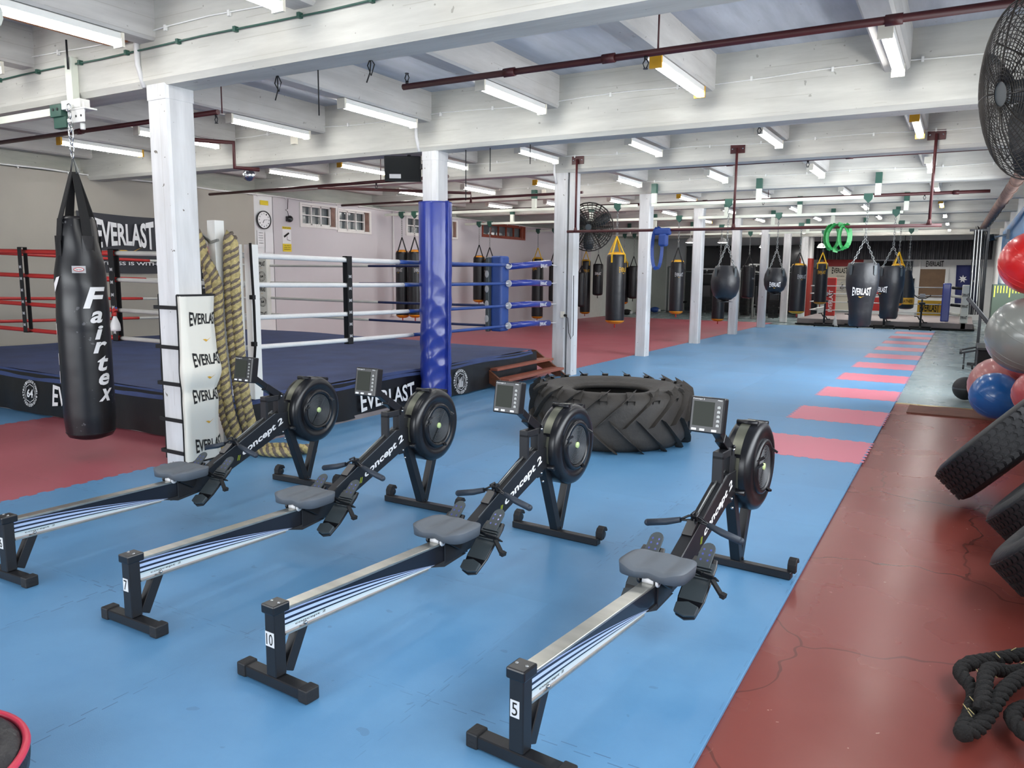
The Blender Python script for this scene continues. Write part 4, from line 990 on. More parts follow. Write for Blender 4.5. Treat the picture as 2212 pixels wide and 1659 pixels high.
bag('round_punching_bag', -3.03, 4, 1.80, 1.24, .50, 'smaller round black ball bag with white lettering and orange chevron', 'chain', shape='round', lz=.36, lw=.24, sh=.42)
bag('uppercut_bag', -.86, 3, 1.86, .80, .53, 'big black body bag narrowing downwards, biggest bag beside the far ring', 'chain', shape='body', lz=.48, lw=.30, sh=.42)
bag('uppercut_bag', -.68, 4, 1.85, .78, .52, 'second big black body bag, overlapping the yellow strapped bag', 'chain', shape='body', lz=.48, lw=.28, logo_off=-.75, sh=.42)
bag('punching_bag', -5.41, 3, 2.02, .68, .38, 'long black bag with yellow straps and orange base between the third and fourth pillars', 'ystrap', 'yellowv', 'orange', 'gold', logo_off=.95, sh=.36, off=.3)
bag('punching_bag', -5.31, 4, 1.94, .74, .33, 'black bag with orange top and grey lettering between the fourth and fifth pillars', 'strap', 'yellowv', 'orange', 'greyp', lz=.30, logo_off=.3)
bag('punching_bag', -5.26, 5, 1.72, .40, .34, 'black bag with orange top half hidden behind the biggest round ball bag', 'strap', 'yellowv', 'orange', None)
bag('punching_bag', -3.12, 6, 2.02, .83, .36, 'slim black bag with yellow straps and gold lettering beside the cream panel', 'ystrap', 'yellowv', 'orange', 'gold', lz=.26)
bag('punching_bag', -3.16, 5, 1.92, .68, .40, 'grey black bag with yellow stitched lines and yellow top beside the red pillar', 'strap', 'yellowv', 'yellowv', 'greyp', lz=.3, logo_off=.5)
bag('punching_bag', -.80, 5, 1.92, .96, .33, 'bag with bright yellow straps behind the second body bag', 'ystrap', 'yellowv', 'orange', None, off=.2)
t_, b_, H_, r_2, a_2 = bag('tapered_bag', -.77, 6, 1.84, .74, .44, 'teardrop black bag with a wide yellow band near its base', 'chain', logo=None, shape='tear', sh=.40)
m = MB(); m.lathe([(r_2 * 1.005, .12), (r_2 * 1.01, .13), (r_2 * 1.01, .30), (r_2 * 1.005, .31)], 28); yb = m.build('yellow_band', 'yellowv', b_)
m = MB(); m.text('GREATNESS', wrap(0, 0, r_2 * 1.02, a_2, .215), .40, .09); m.build('lettering', 'black2', yb)
bag('punching_bag', -5.31, 6, 1.95, .95, .40, 'dark grey banded bag seen between the fifth and sixth pillars', 'strap', logo='greyp', lz=.4, logo_off=.9, lw=.12)
bag('punching_bag', -10.81, 3, 2.10, .60, .31, 'tall black bag with orange top, left one of the pair behind the ring ropes', 'strap', 'orange', 'orange', 'greyp', lz=.42, logo_off=-.6)
bag('punching_bag', -10.44, 3, 2.10, .62, .31, 'tall black bag with orange top, half behind the blue pillar pad', 'strap', 'orange', 'orange', 'greyp', lz=.42, logo_off=.5)
bag('punching_bag', -10.94, 4, 2.06, .87, .33, 'black bag hanging left under the red timber window', 'strap', 'orange', 'orange', None)
bag('punching_bag', -10.60, 4, 1.99, .80, .34, 'black bag under the red timber window, partly behind the blue corner pad', 'strap', 'orange', 'vinyl', 'greyp', lw=.1, logo_off=-.7)
bag('punching_bag', -11.02, 5, 2.10, .26, .36, 'long black bag with yellow strap crossed by the blue rope covers', 'ystrap', 'yellowv', 'orange', 'gold', lz=.30, logo_off=-.7)
bag('punching_bag', -10.45, 5, 1.97, .80, .30, 'black bag just showing at the left edge of the third pillar', 'strap', logo=None)
bag('punching_bag', -11.0, 6, 2.10, .27, .36, 'long black bag with yellow straps just right of the third pillar', 'ystrap', 'yellowv', 'orange', 'gold', lz=.34, logo_off=.2)
bag('punching_bag', -10.52, 6, 1.99, .92, .36, 'short black bag with white lettering beside the long yellow strapped one', 'strap', logo='white', lz=.33)
bag('punching_bag', -9.50, 5, 1.68, .66, .26, 'dark grey slab bag directly right of the third pillar', 'strap', logo=None, sh=.2)
bag('punching_bag', -9.55, 6, 2.04, .66, .33, 'slim black bag with yellow strap half hidden behind the long orange based bag', 'ystrap', 'yellowv', 'orange', None)
bag('punching_bag', -9.20, 6, 1.92, .84, .34, 'black bag with grey band tucked against the fourth pillar', 'strap', logo=None)

# big tall bag at the left
ft = thing('banana_bag', 'tall scuffed black banana bag with white script lettering, hanging nearest the camera', 'punching bag', (-5.78, -3.38, .17), 0)
R_ = .20; H_ = 1.80
m = MB(); m.grid(lambda a, b: ((lambda rr: (rr * math.cos(2 * PI * a), rr * math.sin(2 * PI * a), .06 + H_ * b))((R_ * (1 - .34 * max(0, b - .70) ** 1.3 / .3 ** 1.3 - .05 * max(0, b - .4) - .06 * max(0, .08 - b) / .08)) + .004 * math.sin(b * 31 + 3 * math.sin(2 * PI * a)) * (b > .5) + .007 * math.sin(2 * PI * a * 6) * max(0, b - .85) / .15)), 56, 60, cu=True)
def scuffed():
    mm = mat('scuffed_black_leather', '#141519', 0.34, spec=0.5); T = NT(mm.node_tree); b = mm.node_tree.nodes['Principled BSDF']; tc = T.n('ShaderNodeTexCoord')
    n = T.n('ShaderNodeTexNoise'); n.inputs['Scale'].default_value = 26; n.inputs['Detail'].default_value = 5; T.l(tc.outputs['Object'], n.inputs[0])
    g = T.n('ShaderNodeTexNoise'); g.inputs['Scale'].default_value = 2.6; T.l(tc.outputs['Object'], g.inputs[0])
    f = T.math('MULTIPLY', T.math('GREATER_THAN', n.outputs[0], .655), T.math('GREATER_THAN', g.outputs[0], .55)); T.l(T.mix(T.math('MULTIPLY', f, .75), lin('#141519'), lin('#5b5c60')), b.inputs['Base Color'])
    bp = T.n('ShaderNodeBump'); bp.inputs['Strength'].default_value = .4; bp.inputs['Distance'].default_value = .02; T.l(g.outputs[0], bp.inputs['Height']); T.l(bp.outputs[0], b.inputs['Normal']); return mm
bd = m.build('body', scuffed(), ft)
m = MB(); m.lathe([(.001, .0), (R_ * .5, .005), (R_ * .85, .03), (R_ * .945, .065)], 40); m.tube([(R_ * .95 * math.cos(t), R_ * .95 * math.sin(t), .068) for t in [2 * PI * i / 40 for i in range(40)]], .003, 4, closed=True); m.build('base', 'vinyl', ft)
m = MB(); m.lathe([(R_ * .66, H_ + .058), (R_ * .6, H_ + .08), (.001, H_ + .085)], 30); m.build('top_cap', 'vinyl', ft)
a0 = face(-5.78, -3.38)
ap_ = Vector((0, 0, H_ + .44))
for i in range(4):
    a = a0 + .45 + PI / 2 * i; m = MB(); p = Vector((math.cos(a) * R_ * .78, math.sin(a) * R_ * .78, H_ - .12)); up_ = Vector((math.cos(a), math.sin(a), .15))
    m.bar(p, Vector((math.cos(a) * R_ * .68, math.sin(a) * R_ * .68, H_ + .06)), .075, .008, up=up_); m.bar(Vector((math.cos(a) * R_ * .67, math.sin(a) * R_ * .67, H_ + .05)), ap_ + Vector((math.cos(a) * .02, math.sin(a) * .02, 0)), .075, .008, up=up_, w1=.05); m.build('strap', 'strap', ft)
for i in range(4):
    m = MB(); a = a0 + .45 + PI / 2 * i; pl = wrap(0, 0, R_ * .84, a, H_ - .20); m.poly([(-.05, -.06), (0, -.085), (.05, -.06), (.05, .12), (-.05, .12)], pl); m.build('strap_patch', 'vinyl', ft)
m = MB(); m.tube([(-.045, 0, H_ + .43), (.045, 0, H_ + .43), (.0, 0, H_ + .56)], .007, 6, closed=True); m.tube([(0, .0, H_ + .43 + .0), (.03, .03, H_ + .44), (0, 0, H_ + .57)], .006, 5); m.build('ring', 'steel', ft)
m = MB(); chain(m, (0, 0, H_ + .55), (-.0, 0, 2.78), .062, .0065, 6)
for sx in (-.03, .03): m.tube([(sx * .3, 0, H_ + .66), (sx, 0, H_ + .72), (sx, 0, H_ + .78), (sx * .4, 0, H_ + .84)], .006, 6)
m.build('hanging_chain', 'chrome', ft)
m = MB(); ax = a0 + .50
for i, (ch, s_) in enumerate((('F', 1.75), ('a', 1.0), ('i', 1.15), ('r', .95), ('t', 1.3), ('e', 1.0), ('x', 1.05))):
    zc = (1.215, 1.055, .925, .80, .665, .53, .395)[i]
    def pl(u, v, zc=zc, i=i):
        a = ax + .035 * i + u / R_; z = zc + v; return ((R_ + .004) * math.cos(a), (R_ + .004) * math.sin(a), z)
    pl.curved = .02
    m.text(ch, pl, (.045 if ch == 'i' else .10) * (1.35 if ch == 'F' else 1), .10 * s_, .028, italic=.35)
m.build('lettering', 'white', bd)
m = MB(); pl = wrap(0, 0, R_, a0 - 1.15, 1.33); m.poly([(-.02, -.07), (.06, .06), (.02, .05), (-.03, .0)], pl)
for zc in (.95, .70, .55): m.poly([(-.02, -.05), (.0, -.05), (.01, .05), (-.01, .05)], wrap(0, 0, R_, a0 - 1.40, zc))
m.build('side_print', 'white', bd)
m = MB(); pl = wrap(0, 0, R_, a0 - .05, 1.445); m.poly([(-.05, -.028), (.05, -.028), (.05, .03), (-.05, .03)], pl); lb = m.build('label_patch', 'greyp', bd)
m = MB(); pl = wrap(0, 0, R_ + .002, a0 - .05, 1.446); m.poly([(.038 * math.cos(t), .016 * math.sin(t)) for t in [2 * PI * i / 20 for i in range(20)]], pl); m.build('label_oval', 'red', lb)
m = MB(); pl = wrap(0, 0, R_ + .004, a0 - .05, 1.446); m.poly([(.032 * math.cos(t), .011 * math.sin(t)) for t in [2 * PI * i / 20 for i in range(20)]], pl); m.build('label_centre', 'white', lb)
m = MB(); m.text('Fairtex', wrap(0, 0, R_ + .006, a0 - .05, 1.446), .045, .012); m.build('lettering', 'black2', lb)

# ------------------------------------------------------------------ maroon pipes, pull-up bar
def pipe(pts, label, r=.021, heads=(), joints=()):
    m = MB(); m.tube(pts, r, 8)
    for x, y, z in joints: m.cyl((x - .05, y, z), (x + .05, y, z), r * 1.35, n=8)
    for x, y, z, s in heads:
        if s < 0: m.cyl((x + .09, y, z), (x + .09, y, 3.69), .007, n=5)
    o = m.build('sprinkler_pipe', 'maroon'); tag(o, label, 'pipe', None)
    for x, y, z, s in heads:
        m = MB()
        for sx in (-1, 1): m.tube([(x + sx * .004, y, z + s * .02), (x + sx * .022, y, z + s * .05), (x + sx * .006, y, z + s * .085)], .005, 5)
        m.cyl((x, y, z), (x, y, z + s * .025), .014); m.cyl((x, y, z + s * .085), (x, y, z + s * .09), .018)
        h = m.build('sprinkler_head', 'black', o)
    return o
pipe([(-3.66, -1.70, 3.2), (1.58, -1.68, 3.2)], 'maroon sprinkler pipe crossing high in front of the second beam, nearest the camera', .026, [(-3.62, -1.70, 3.22, 1), (-1.46, -1.70, 3.18, -1)], [(-2.6, -1.7, 3.2), (-1.75, -1.7, 3.2), (.15, -1.68, 3.2)])
pipe([(-3.90, 1.88, 3.30), (1.58, 1.88, 3.30)], 'maroon sprinkler pipe crossing in front of the third beam', .022, [(-1.46, 1.88, 3.28, -1)], [(-2.6, 1.88, 3.3), (.2, 1.88, 3.3)])
pipe([(-3.72, 5.0, 3.315), (1.58, 5.0, 3.315)], 'maroon sprinkler pipe passing behind the pull-up bar hangers', .022, [(-1.46, 5.0, 3.295, -1)], [(-2.6, 5.0, 3.315), (-.9, 5, 3.315)])
pipe([(-11.4, 9.2, 3.16), (.93, 9.2, 3.16)], 'long maroon pipe low under the fourth beam running to the wrapped duct', .03, [(-3.0, 9.2, 3.14, -1), (-.1, 9.2, 3.14, -1)], [(.4, 9.2, 3.16), (-1.0, 9.2, 3.16), (-4.2, 9.2, 3.16)])
pipe([(-10.6, -1.70, 3.21), (-6.02, -1.70, 3.21)], 'dark maroon pipe crossing behind the hanging banana bag at upper left', .026, [(-6.05, -1.70, 3.19, -1)], [(-8.4, -1.7, 3.21)])
pipe([(-8.3, -.75, 3.30), (-8.1, -.25, 3.30), (-7.85, .05, 3.30), (-7.85, .05, 2.98), (-7.72, .35, 2.98)], 'maroon pipe dropping down beside the mirror ball', .028)
pipe([(-11.4, 2.5, 3.00), (-5.9, 2.2, 3.0)], 'dark pipe running left of the television under the third beam', .024, [(-7.3, 2.28, 2.98, -1)])
pipe([(-11.4, 6.0, 3.08), (-5.4, 5.7, 3.08)], 'dark maroon pipe behind the blue padded pillar', .024, [(-8.9, 5.88, 3.06, -1)])
pipe([(-9.6, 3.4, 3.13), (-7.6, 5.4, 3.13), (-7.6, 5.4, 2.95)], 'maroon pipe bending down beyond the television', .026)
pb = thing('pull_up_bar', 'long maroon pull-up bar hung on three steel drops from the third beam', 'pull-up bar', (-2.2, 3.84, 2.27))
m = MB(); m.cyl((-2.58, 0, .01), (2.56, 0, -.005), .021, n=10); m.build('bar', 'maroon', pb)
for x in (-2.44, 0, 2.42):
    m = MB(); m.cyl((x, 0, 0), (x, 0, 1.10), .018, n=10); m.tube([(x, 0, .07), (x, 0, .0)], [.02, .035], 10); dr = m.build('drop_tube', 'maroon', pb)
    m = MB(); m.box(x - .10, x + .10, .03, .045, 1.03, 1.15); pt_ = m.build('fixing_plate', 'maroon', pb, .003)
    m = MB()
    for dx in (-.07, .07): m.sphere((x + dx, .028, 1.09), .012, 8, 6)
    m.build('bolt', 'chrome', pt_)
def band(loops, name, mt, label, w=.055):
    m = MB()
    for pts in loops:
        P = [Vector(p) for p in pts]; N = len(P)
        for i in range(N):
            p, q = P[i], P[(i + 1) % N]; m.bar(p, q, w, .006, up=Vector((.62, .78, 0)).cross((q - p).normalized()))
    return tag(m.build(name, mt), label, 'exercise band')
def loop(x, y, ztop, zbot, w, sk=0.0):
    L = []
    for i in range(16):
        t = 2 * PI * i / 16; L.append((x + w / 2 * math.sin(t) + sk * (1 - math.cos(t)) / 2 * 0, y + .028 * math.cos(t) * 0 + (.03 if math.sin(t) > 0 else -.03), (ztop + zbot) / 2 + (ztop - zbot) / 2 * math.cos(t)))
    return L
band([loop(-3.30, 3.83, 2.31, 1.71, .13)], 'resistance_band', 'bandb', 'blue elastic band looped over the pull-up bar, long loop hanging low')
m = MB(); m.box(-3.36, -3.10, 3.79, 3.89, 2.20, 2.305); m.box(-3.27, -3.15, 3.77, 3.91, 2.04, 2.22); tag(m.build('resistance_band', 'bandb', bevel=.03, seg=3), 'knotted part of blue elastic band wrapped on the pull-up bar', 'exercise band')
band([loop(-.90, 3.83, 2.30, 1.98, .16), loop(-.74, 3.83, 2.30, 1.99, .13), loop(-.82, 3.80, 2.30, 1.96, .26)], 'resistance_band', 'bandg', 'bright green elastic band looped several times over the pull-up bar')

# hanging cable ties and rods from the beams
def hanger(pts, label, r=.005):
    m = MB(); m.tube(pts, r, 5); tag(m.build('cable_tie', 'black2'), label, 'cable tie')
hanger([(-3.80, -3.0, 3.05), (-3.83, -3.0, 2.98), (-3.79, -3.0, 2.92), (-3.765, -3.0, 2.98), (-3.80, -3.0, 3.04), (-3.80, -3.0, 2.93), (-3.83, -3.0, 2.86)], 'black cable tie loop dangling under the nearest beam, left one')
m = MB(); m.tube([(-3.82, -2.98, 2.90), (-3.82, -2.98, 2.60)], .004, 5); 
hanger([(-3.42, -2.98, 3.04), (-3.42, -2.98, 2.72)], 'straight black strap hanging under the nearest beam')
hanger([(-2.92, -3.0, 3.05), (-2.95, -3.0, 3.0), (-2.92, -3.0, 2.93), (-2.89, -3.0, 3.0), (-2.92, -3.0, 3.04), (-2.93, -3.0, 2.95), (-2.96, -3.0, 2.89)], 'black cable tie loop dangling under the nearest beam, right one')
hanger([(-4.45, .47, 3.03), (-4.45, .47, 2.55), (-4.45, .47, 2.46)], 'black cable with a plug hanging right of the blue padded pillar', .006)
hanger([(-4.12, .47, 3.03), (-4.12, .47, 2.77)], 'thin black strap under the second beam, middle of three')
hanger([(-3.6, .47, 3.03), (-3.6, .47, 2.82)], 'thin black strap under the second beam, rightmost of three')
m = MB(); m.box(-5.32, -5.08, -4.1, -3.30, 3.36, 3.46)
tag(m.build('timber_block', 'brownw'), 'bare timber length screwed beside the joist at the upper left', 'timber')
m = MB(); m.tube([(-6.2, -4.9, 3.18), (-5.4, -4.6, 3.20), (-4.8, -4.45, 3.23)], .11, 14)
tag(m.build('wrapped_duct', 'paleg'), 'fat painted pipe crossing the top left corner of the ceiling', 'pipe')
m = MB(); m.tube([(1.30, 5.2, 3.22), (1.22, 7.0, 3.10), (1.13, 10, 3.02), (1.03, 14, 2.95), (.96, 18.5, 2.93), (.93, 22, 2.9)], .085, 12)
for i in range(14): m.tube([(1.22 - .02 * i + .09 * math.cos(t), 7 + i * 1.0 + .03 * math.sin(t * 2), 3.09 - .012 * i + .09 * math.sin(t)) for t in [2 * PI * j / 10 for j in range(10)]], .008, 4, closed=True)
tag(m.build('wrapped_duct', 'duct'), 'brown pipe wrapped in tape running along the top of the right wall', 'pipe')

# ------------------------------------------------------------------ television, mirror ball, wall things
tv = thing('television', 'small black television tilted high on the left side of the blue padded pillar', 'television', (-5.33, .42, 2.86))
R = Matrix.Rotation(.5, 4, 'Z') @ Matrix.Rotation(.12, 4, 'X')
def rot(mb): mb.v = [tuple(R @ Vector(v)) for v in mb.v]; return mb
m = MB(); m.box(-.22, .22, -.03, .03, -.15, .15); rot(m).build('casing', mat('tv_plastic', '#141517', .6, spec=.2), tv, .006)
m = MB(); m.box(-.20, .20, -.034, -.03, -.12, .13); rot(m).build('screen', mat('tv_screen', '#0e1112', .5, spec=.15), tv)
m = MB(); m.box(-.16, -.02, -.036, -.034, -.11, -.06); rot(m).build('sticker', 'greyp', tv)
m = MB(); m.bar((.05, .10, .0), (.36, .10, .05), .05, .05); m.bar((.05, .06, .10), (.05, .06, .17), .03, .03); m.build('bracket', 'black', tv)
mb_ = thing('mirror_ball', 'small silver mirror ball under the beam at the left', 'mirror ball', (-8.0, .42, 3.03))
m = MB(); m.sphere((0, 0, -.10), .085, 20, 12); m.build('ball', 'mirrorball', mb_); m = MB(); m.cyl((0, 0, -.02), (0, 0, .02), .012); m.build('hook', 'steel', mb_)
bn = thing('banner', 'dark wall banner with white lettering behind the ring, partly hidden by the bag', 'banner', (-11.55, 1.1, 2.07))
m = MB(); m.grid(lambda a, b: (.012 * math.sin(a * 9 + b * 5), -1.02 + 2.15 * a, .47 - .95 * b - .03 * math.sin(a * PI)), 30, 12); m.build('cloth', 'banner', bn)
m = MB(); everlast(m, plane_x(.035, -.22, .13), 1.05, .36, .03); m.text('GREATNESS IS WITHIN', plane_x(.035, -.28, -.345), 1.56, .055); m.build('lettering', 'white', bn)
m = MB(); wave_chevron(m, plane_x(.036, -.15, -.14), .42, .14); m.build('chevron', 'gold', bn)
ck = thing('wall_clock', 'round white wall clock on the white board', 'clock', (-11.57, 3.90, 2.635))
m = MB(); m.lathe([(.001, 0), (.17, 0), (.18, .01), (.18, .035), (.165, .035), (.16, .02)], 32, (0, 0, 0), 'x'); m.build('rim', 'black', ck)
m = MB(); m.lathe([(.001, .022), (.16, .022)], 32, (0, 0, 0), 'x'); m.build('dial', 'white', ck)
m = MB()
for i in range(12): a = PI / 6 * i; m.text(str(12 if i == 0 else i), plane_x(.025, .125 * math.sin(a), .125 * math.cos(a)), .03, .03)
m.bar((.027, 0, 0), (.027, .09, .01), .006, .006); m.bar((.027, 0, 0), (.027, -.03, -.06), .008, .006); m.build('numerals', 'black2', ck)
def sheet(name, y0, y1, z0, z1, mt, label, cat, x=-11.575):
    m = MB(); m.box(x - .003, x, y0, y1, z0, z1); o = m.build(name, mt); tag(o, label, cat); return o
sheet('wall_sign', 3.84, 4.05, 2.93, 3.02, 'yellow', 'small yellow notice above the clock', 'sign')
s_ = sheet('paper_notice', 3.74, 3.92, 2.10, 2.42, 'paper', 'left paper notice with black lines below the clock', 'notice')
m = MB()
for i in range(5): m.text(('OPENING', 'hours', 'PLEASE', 'keep it', 'clean')[i], plane_x(-11.573, 3.83, 2.38 - i * .05), .11, .018)
m.build('lettering', 'black2', s_)
s_ = sheet('paper_notice', 3.94, 4.15, 2.00, 2.40, 'paper', 'right paper notice with faint print below the clock', 'notice')
sg = sheet('security_sign', 4.42, 4.66, 2.03, 2.54, 'paper', 'white and yellow security camera sign on the lilac wall', 'sign', -11.595)
m = MB(); m.box(-11.596, -11.593, 4.42, 4.66, 2.49, 2.54); m.box(-11.596, -11.593, 4.42, 4.66, 2.03, 2.19); m.build('yellow_panel', 'yellow', sg)
m = MB(); m.text('SECURITY NOTICE', plane_x(-11.591, 4.54, 2.515), .21, .022); m.text('THIS AREA IS', plane_x(-11.591, 4.54, 2.155), .18, .02); m.text('UNDER 24 HR', plane_x(-11.591, 4.54, 2.115), .18, .02); m.text('SURVEILLANCE', plane_x(-11.591, 4.54, 2.075), .18, .02); m.build('lettering', 'black2', sg)
m = MB(); m.poly([(-.09, -.02), (.05, .06), (.07, .03), (-.07, -.06)], plane_x(-11.591, 4.54, 2.37)); m.poly([(-.0, -.02), (.01, -.02), (.01, -.10), (.0, -.10)], plane_x(-11.591, 4.54, 2.37)); m.poly([(-.0, -.10), (.1, -.12), (.1, -.11), (.0, -.09)], plane_x(-11.591, 4.54, 2.37)); m.build('camera_symbol', 'black2', sg)
sc_ = thing('security_camera', 'black dome camera on the lilac wall above the security sign', 'camera', (-11.57, 4.58, 2.70))
m = MB(); m.sphere((.03, 0, 0), .07, 16, 10); m.box(-.03, .01, -.05, .05, -.05, .05); m.build('housing', 'blackp', sc_)
m = MB(); m.sphere((.085, -.01, -.02), .025, 10, 8); m.build('lens', 'dgrey', sc_)
m = MB(); m.tube([(0, 0, .06), (.0, -.02, .15), (0, -.08, .18), (0, -.02, .2), (0, 0, .4)], .006, 5); m.build('cable', 'black2', sc_)
for x, y, lab in ((-7.0, YC(1) - .17, 'left of the mirror ball'), (-9.3, YC(1) - .17, 'far left near the wall'), (-8.2, YC(2) - .17, 'beyond the mirror ball'), (-7.1, YC(3) - .17, 'above the lilac wall')):
    m = MB(); m.box(x - .04, x + .04, y - .03, y + .02, 3.25, 3.37); tag(m.build('junction_box', 'cream'), 'small cream junction box on a beam, ' + lab, 'junction box')
m = MB(); m.box(-4.90, -4.84, YC(2) - .14, YC(2) - .118, .93, 1.03); so = m.build('wall_socket', 'cream'); tag(so, 'white power socket on the third pillar', 'socket')
m = MB(); m.cyl((-4.82, 3.93, .97), (-4.82, 3.885, .97), .02); m.tube([(-4.82, 3.88, .97), (-4.76, 3.88, .93), (-4.74, 3.88, .70), (-4.70, 3.88, .60), (-4.66, 3.88, .66), (-4.68, 3.9, 1.6)], .006, 5); tag(m.build('power_cord', 'black2'), 'black cord looping from the socket on the third pillar', 'cord')

# ------------------------------------------------------------------ fans
def fan(name, loc, axis, R, label, arm, nr=26, nw=40, fine=True):
    t = thing(name, label, 'fan', loc); A = Vector(axis).normalized(); U = A.cross(Vector((0, 0, 1))).normalized(); W = U.cross(A)
    def P(r, a, d): q = U * (r * math.cos(a)) + W * (r * math.sin(a)) + A * d; return (q.x, q.y, q.z)
    wr_ = .0026 if fine else .006
    for nm, sgn in (('front_guard', 1), ('rear_guard', -1)):
        m = MB()
        def dome(r): return sgn * (.02 + R * .26 * (1 - (r / R) ** 2.4))
        for i in range(nr):
            r = R * (.14 + .86 * i / (nr - 1)); n = 40 if fine else 24
            m.tube([P(r, 2 * PI * j / n, dome(r)) for j in range(n)], wr_ * (2.2 if i == nr - 1 else 1) * .8, 4, closed=True)
        for j in range(nw):
            a = 2 * PI * j / nw; m.tube([P(R * q, a + (.25 * (1 - q) if sgn > 0 else 0), dome(R * q)) for q in (.14, .4, .7, .9, 1.0)], wr_ * (1.8 if j % 5 == 0 else .8), 4)
        m.build(nm, 'fibre', t)
    m = MB(); m.tube([P(0, 0, R * .27), P(0, 0, R * .30)], R * .15, 18); m.build('guard_badge', 'dgrey', t)
    m = MB(); m.tube([P(0, 0, -.12), P(0, 0, .09)], R * .13, 16); m.tube([P(0, 0, -.32), P(0, 0, -.10)], R * .20, 16); m.build('motor', 'fanb', t)
    for b in range(3):
        a = 2 * PI * b / 3 + .55; vs_ = []
        for q, w_, tw in ((.13, .035, .8), (.35, .075, .55), (.65, .085, .35), (.90, .07, .25), (.95, .03, .2)):
            for s_ in (-1, 1): vs_.append(P(math.hypot(R * q, s_ * w_), a + math.atan2(s_ * w_, R * q), s_ * w_ * tw + .02))
        m = MB(); m.add(vs_ + [(x - A.x * .006, y - A.y * .006, z - A.z * .006) for x, y, z in vs_], [(2 * i, 2 * i + 1, 2 * i + 3, 2 * i + 2) for i in range(4)] + [(10 + 2 * i, 12 + 2 * i, 13 + 2 * i, 11 + 2 * i) for i in range(4)] + [(2 * i, 2 * i + 2, 12 + 2 * i, 10 + 2 * i) for i in range(4)] + [(2 * i + 1, 11 + 2 * i, 13 + 2 * i, 2 * i + 3) for i in range(4)] + [(8, 9, 19, 18)], True); m.build('blade', 'fanb', t)
    m = MB(); e = Vector(arm) - Vector(loc); m.tube([P(0, 0, -.25), tuple(e * .6 + A * -.1), tuple(e)], .024, 8); m.box(e.x - .06, e.x + .06, e.y - .06, e.y + .06, e.z - .12, e.z + .12); m.build('wall_arm', 'lwhite' if not fine else 'fanb', t)
    return t
fan('wall_fan', (.84, -2.86, 2.475), (-.90, -.42, -.16), .40, 'big industrial fan with wire guard at the top right edge, nearest the camera', (1.52, -2.2, 2.6), 24, 40)
fan('wall_fan', (-4.66, 4.40, 2.38), (.30, -.95, -.08), .385, 'industrial fan half hidden behind the third pillar', (-4.95, 4.22, 2.85), 10, 30, False)
fan('wall_fan', (.92, 16.4, 2.60), (-.92, .02, -.25), .37, 'small fan seen edge-on high on the far right wall', (1.56, 16.6, 2.75), 10, 30, False)
# ------------------------------------------------------------------ right-hand side: tyres, balls, crate, ropes
def truck_tyre(loc, R, W, tilt, rz, label):
    t = thing('truck_tyre', label, 'tyre', loc); t.rotation_euler = (0, tilt, rz)
    m = MB(); h = W / 2
    pr = [(R * .56, -h * .55), (R * .60, -h * .85), (R * .74, -h * 1.02), (R * .88, -h * .98), (R * .965, -h * .88), (R * .99, -h * .80), (R, -h * .5), (R, h * .5), (R * .99, h * .80), (R * .965, h * .88), (R * .88, h * .98), (R * .74, h * 1.02), (R * .60, h * .85), (R * .56, h * .55), (R * .75, h * .7), (R * .9, h * .5), (R * .9, -h * .5), (R * .75, -h * .7), (R * .56, -h * .55)]
    m.lathe(pr, 72); m.build('carcass', 'tyre2', t)
    m = MB(); n = 58; rows_ = 5; bw = W * .80 / rows_
    for j in range(rows_):
        for k in range(n):
            a = 2 * PI * (k + .5 * (j % 2)) / n; z0 = -W * .40 + j * bw; vs_ = []; da = 2 * PI / n * .43
            for rr in (R - .004, R + .008):
                for aa, zz_ in ((a - da, z0 + .004), (a + da - .02, z0 + .004), (a + da, z0 + bw * .5), (a + da - .02, z0 + bw - .004), (a - da, z0 + bw - .004), (a - da + .02, z0 + bw * .5)): vs_.append((rr * math.cos(aa), rr * math.sin(aa), zz_))
            m.add(vs_, [(6, 7, 8, 9, 10, 11)] + [(i, (i + 1) % 6, 6 + (i + 1) % 6, 6 + i) for i in range(6)], False)
    m.build('tread_blocks', 'tyre2', t)
    return t
TL = math.radians(-49)
truck_tyre((1.02, -.86, .49), .52, .29, TL, -.22, 'black truck tyre leaning right with its blocky tread towards us, farthest of three')
truck_tyre((1.20, -1.82, .36), .36, .25, TL, -.2, 'black truck tyre in the middle of the leaning three at the right edge')
truck_tyre((1.20, -2.66, .36), .36, .25, TL, -.2, 'black truck tyre nearest the camera at the right edge')
def ball(name, c, r, mt, label, rings=True):
    t = thing(name, label, 'exercise ball', c); m = MB(); m.sphere((0, 0, 0), r, 40, 24); b = m.build('ball', mt, t)
    m = MB()
    if rings:
        for q in (-.5, -.3, .3, .5): m.lathe([(r * math.cos(q) - .001, r * math.sin(q) - .004), (r * math.cos(q) + .003, r * math.sin(q)), (r * math.cos(q) - .001, r * math.sin(q) + .004)], 40)
    m.lathe([(.001, r * 1.002), (.012, r * .999)], 10); m.build('rib_ring', mt, t); t.rotation_euler = (.5, .4, 0)
    return t
ball('exercise_ball', (1.10, 3.20, .40), .325, 'pball', 'large dull pink gym ball behind the blue one, beside the black crate')
ball('exercise_ball', (1.03, 2.23, .40), .243, 'bball', 'shiny blue gym ball resting behind the leaning tyres')
ball('exercise_ball', (1.345, 2.72, .75), .245, 'rball2', 'dusty red gym ball at the right edge below the big silver one')
ball('exercise_ball', (1.225, 1.60, 1.08), .362, 'gball', 'very large silver grey gym ball at the right edge')
ball('exercise_ball', (1.22, 1.70, 1.77), .30, 'rball', 'bright red gym ball on top of the stack')
ball('exercise_ball', (1.38, 3.05, 1.24), .19, 'vball', 'small purple gym ball cut by the right edge')
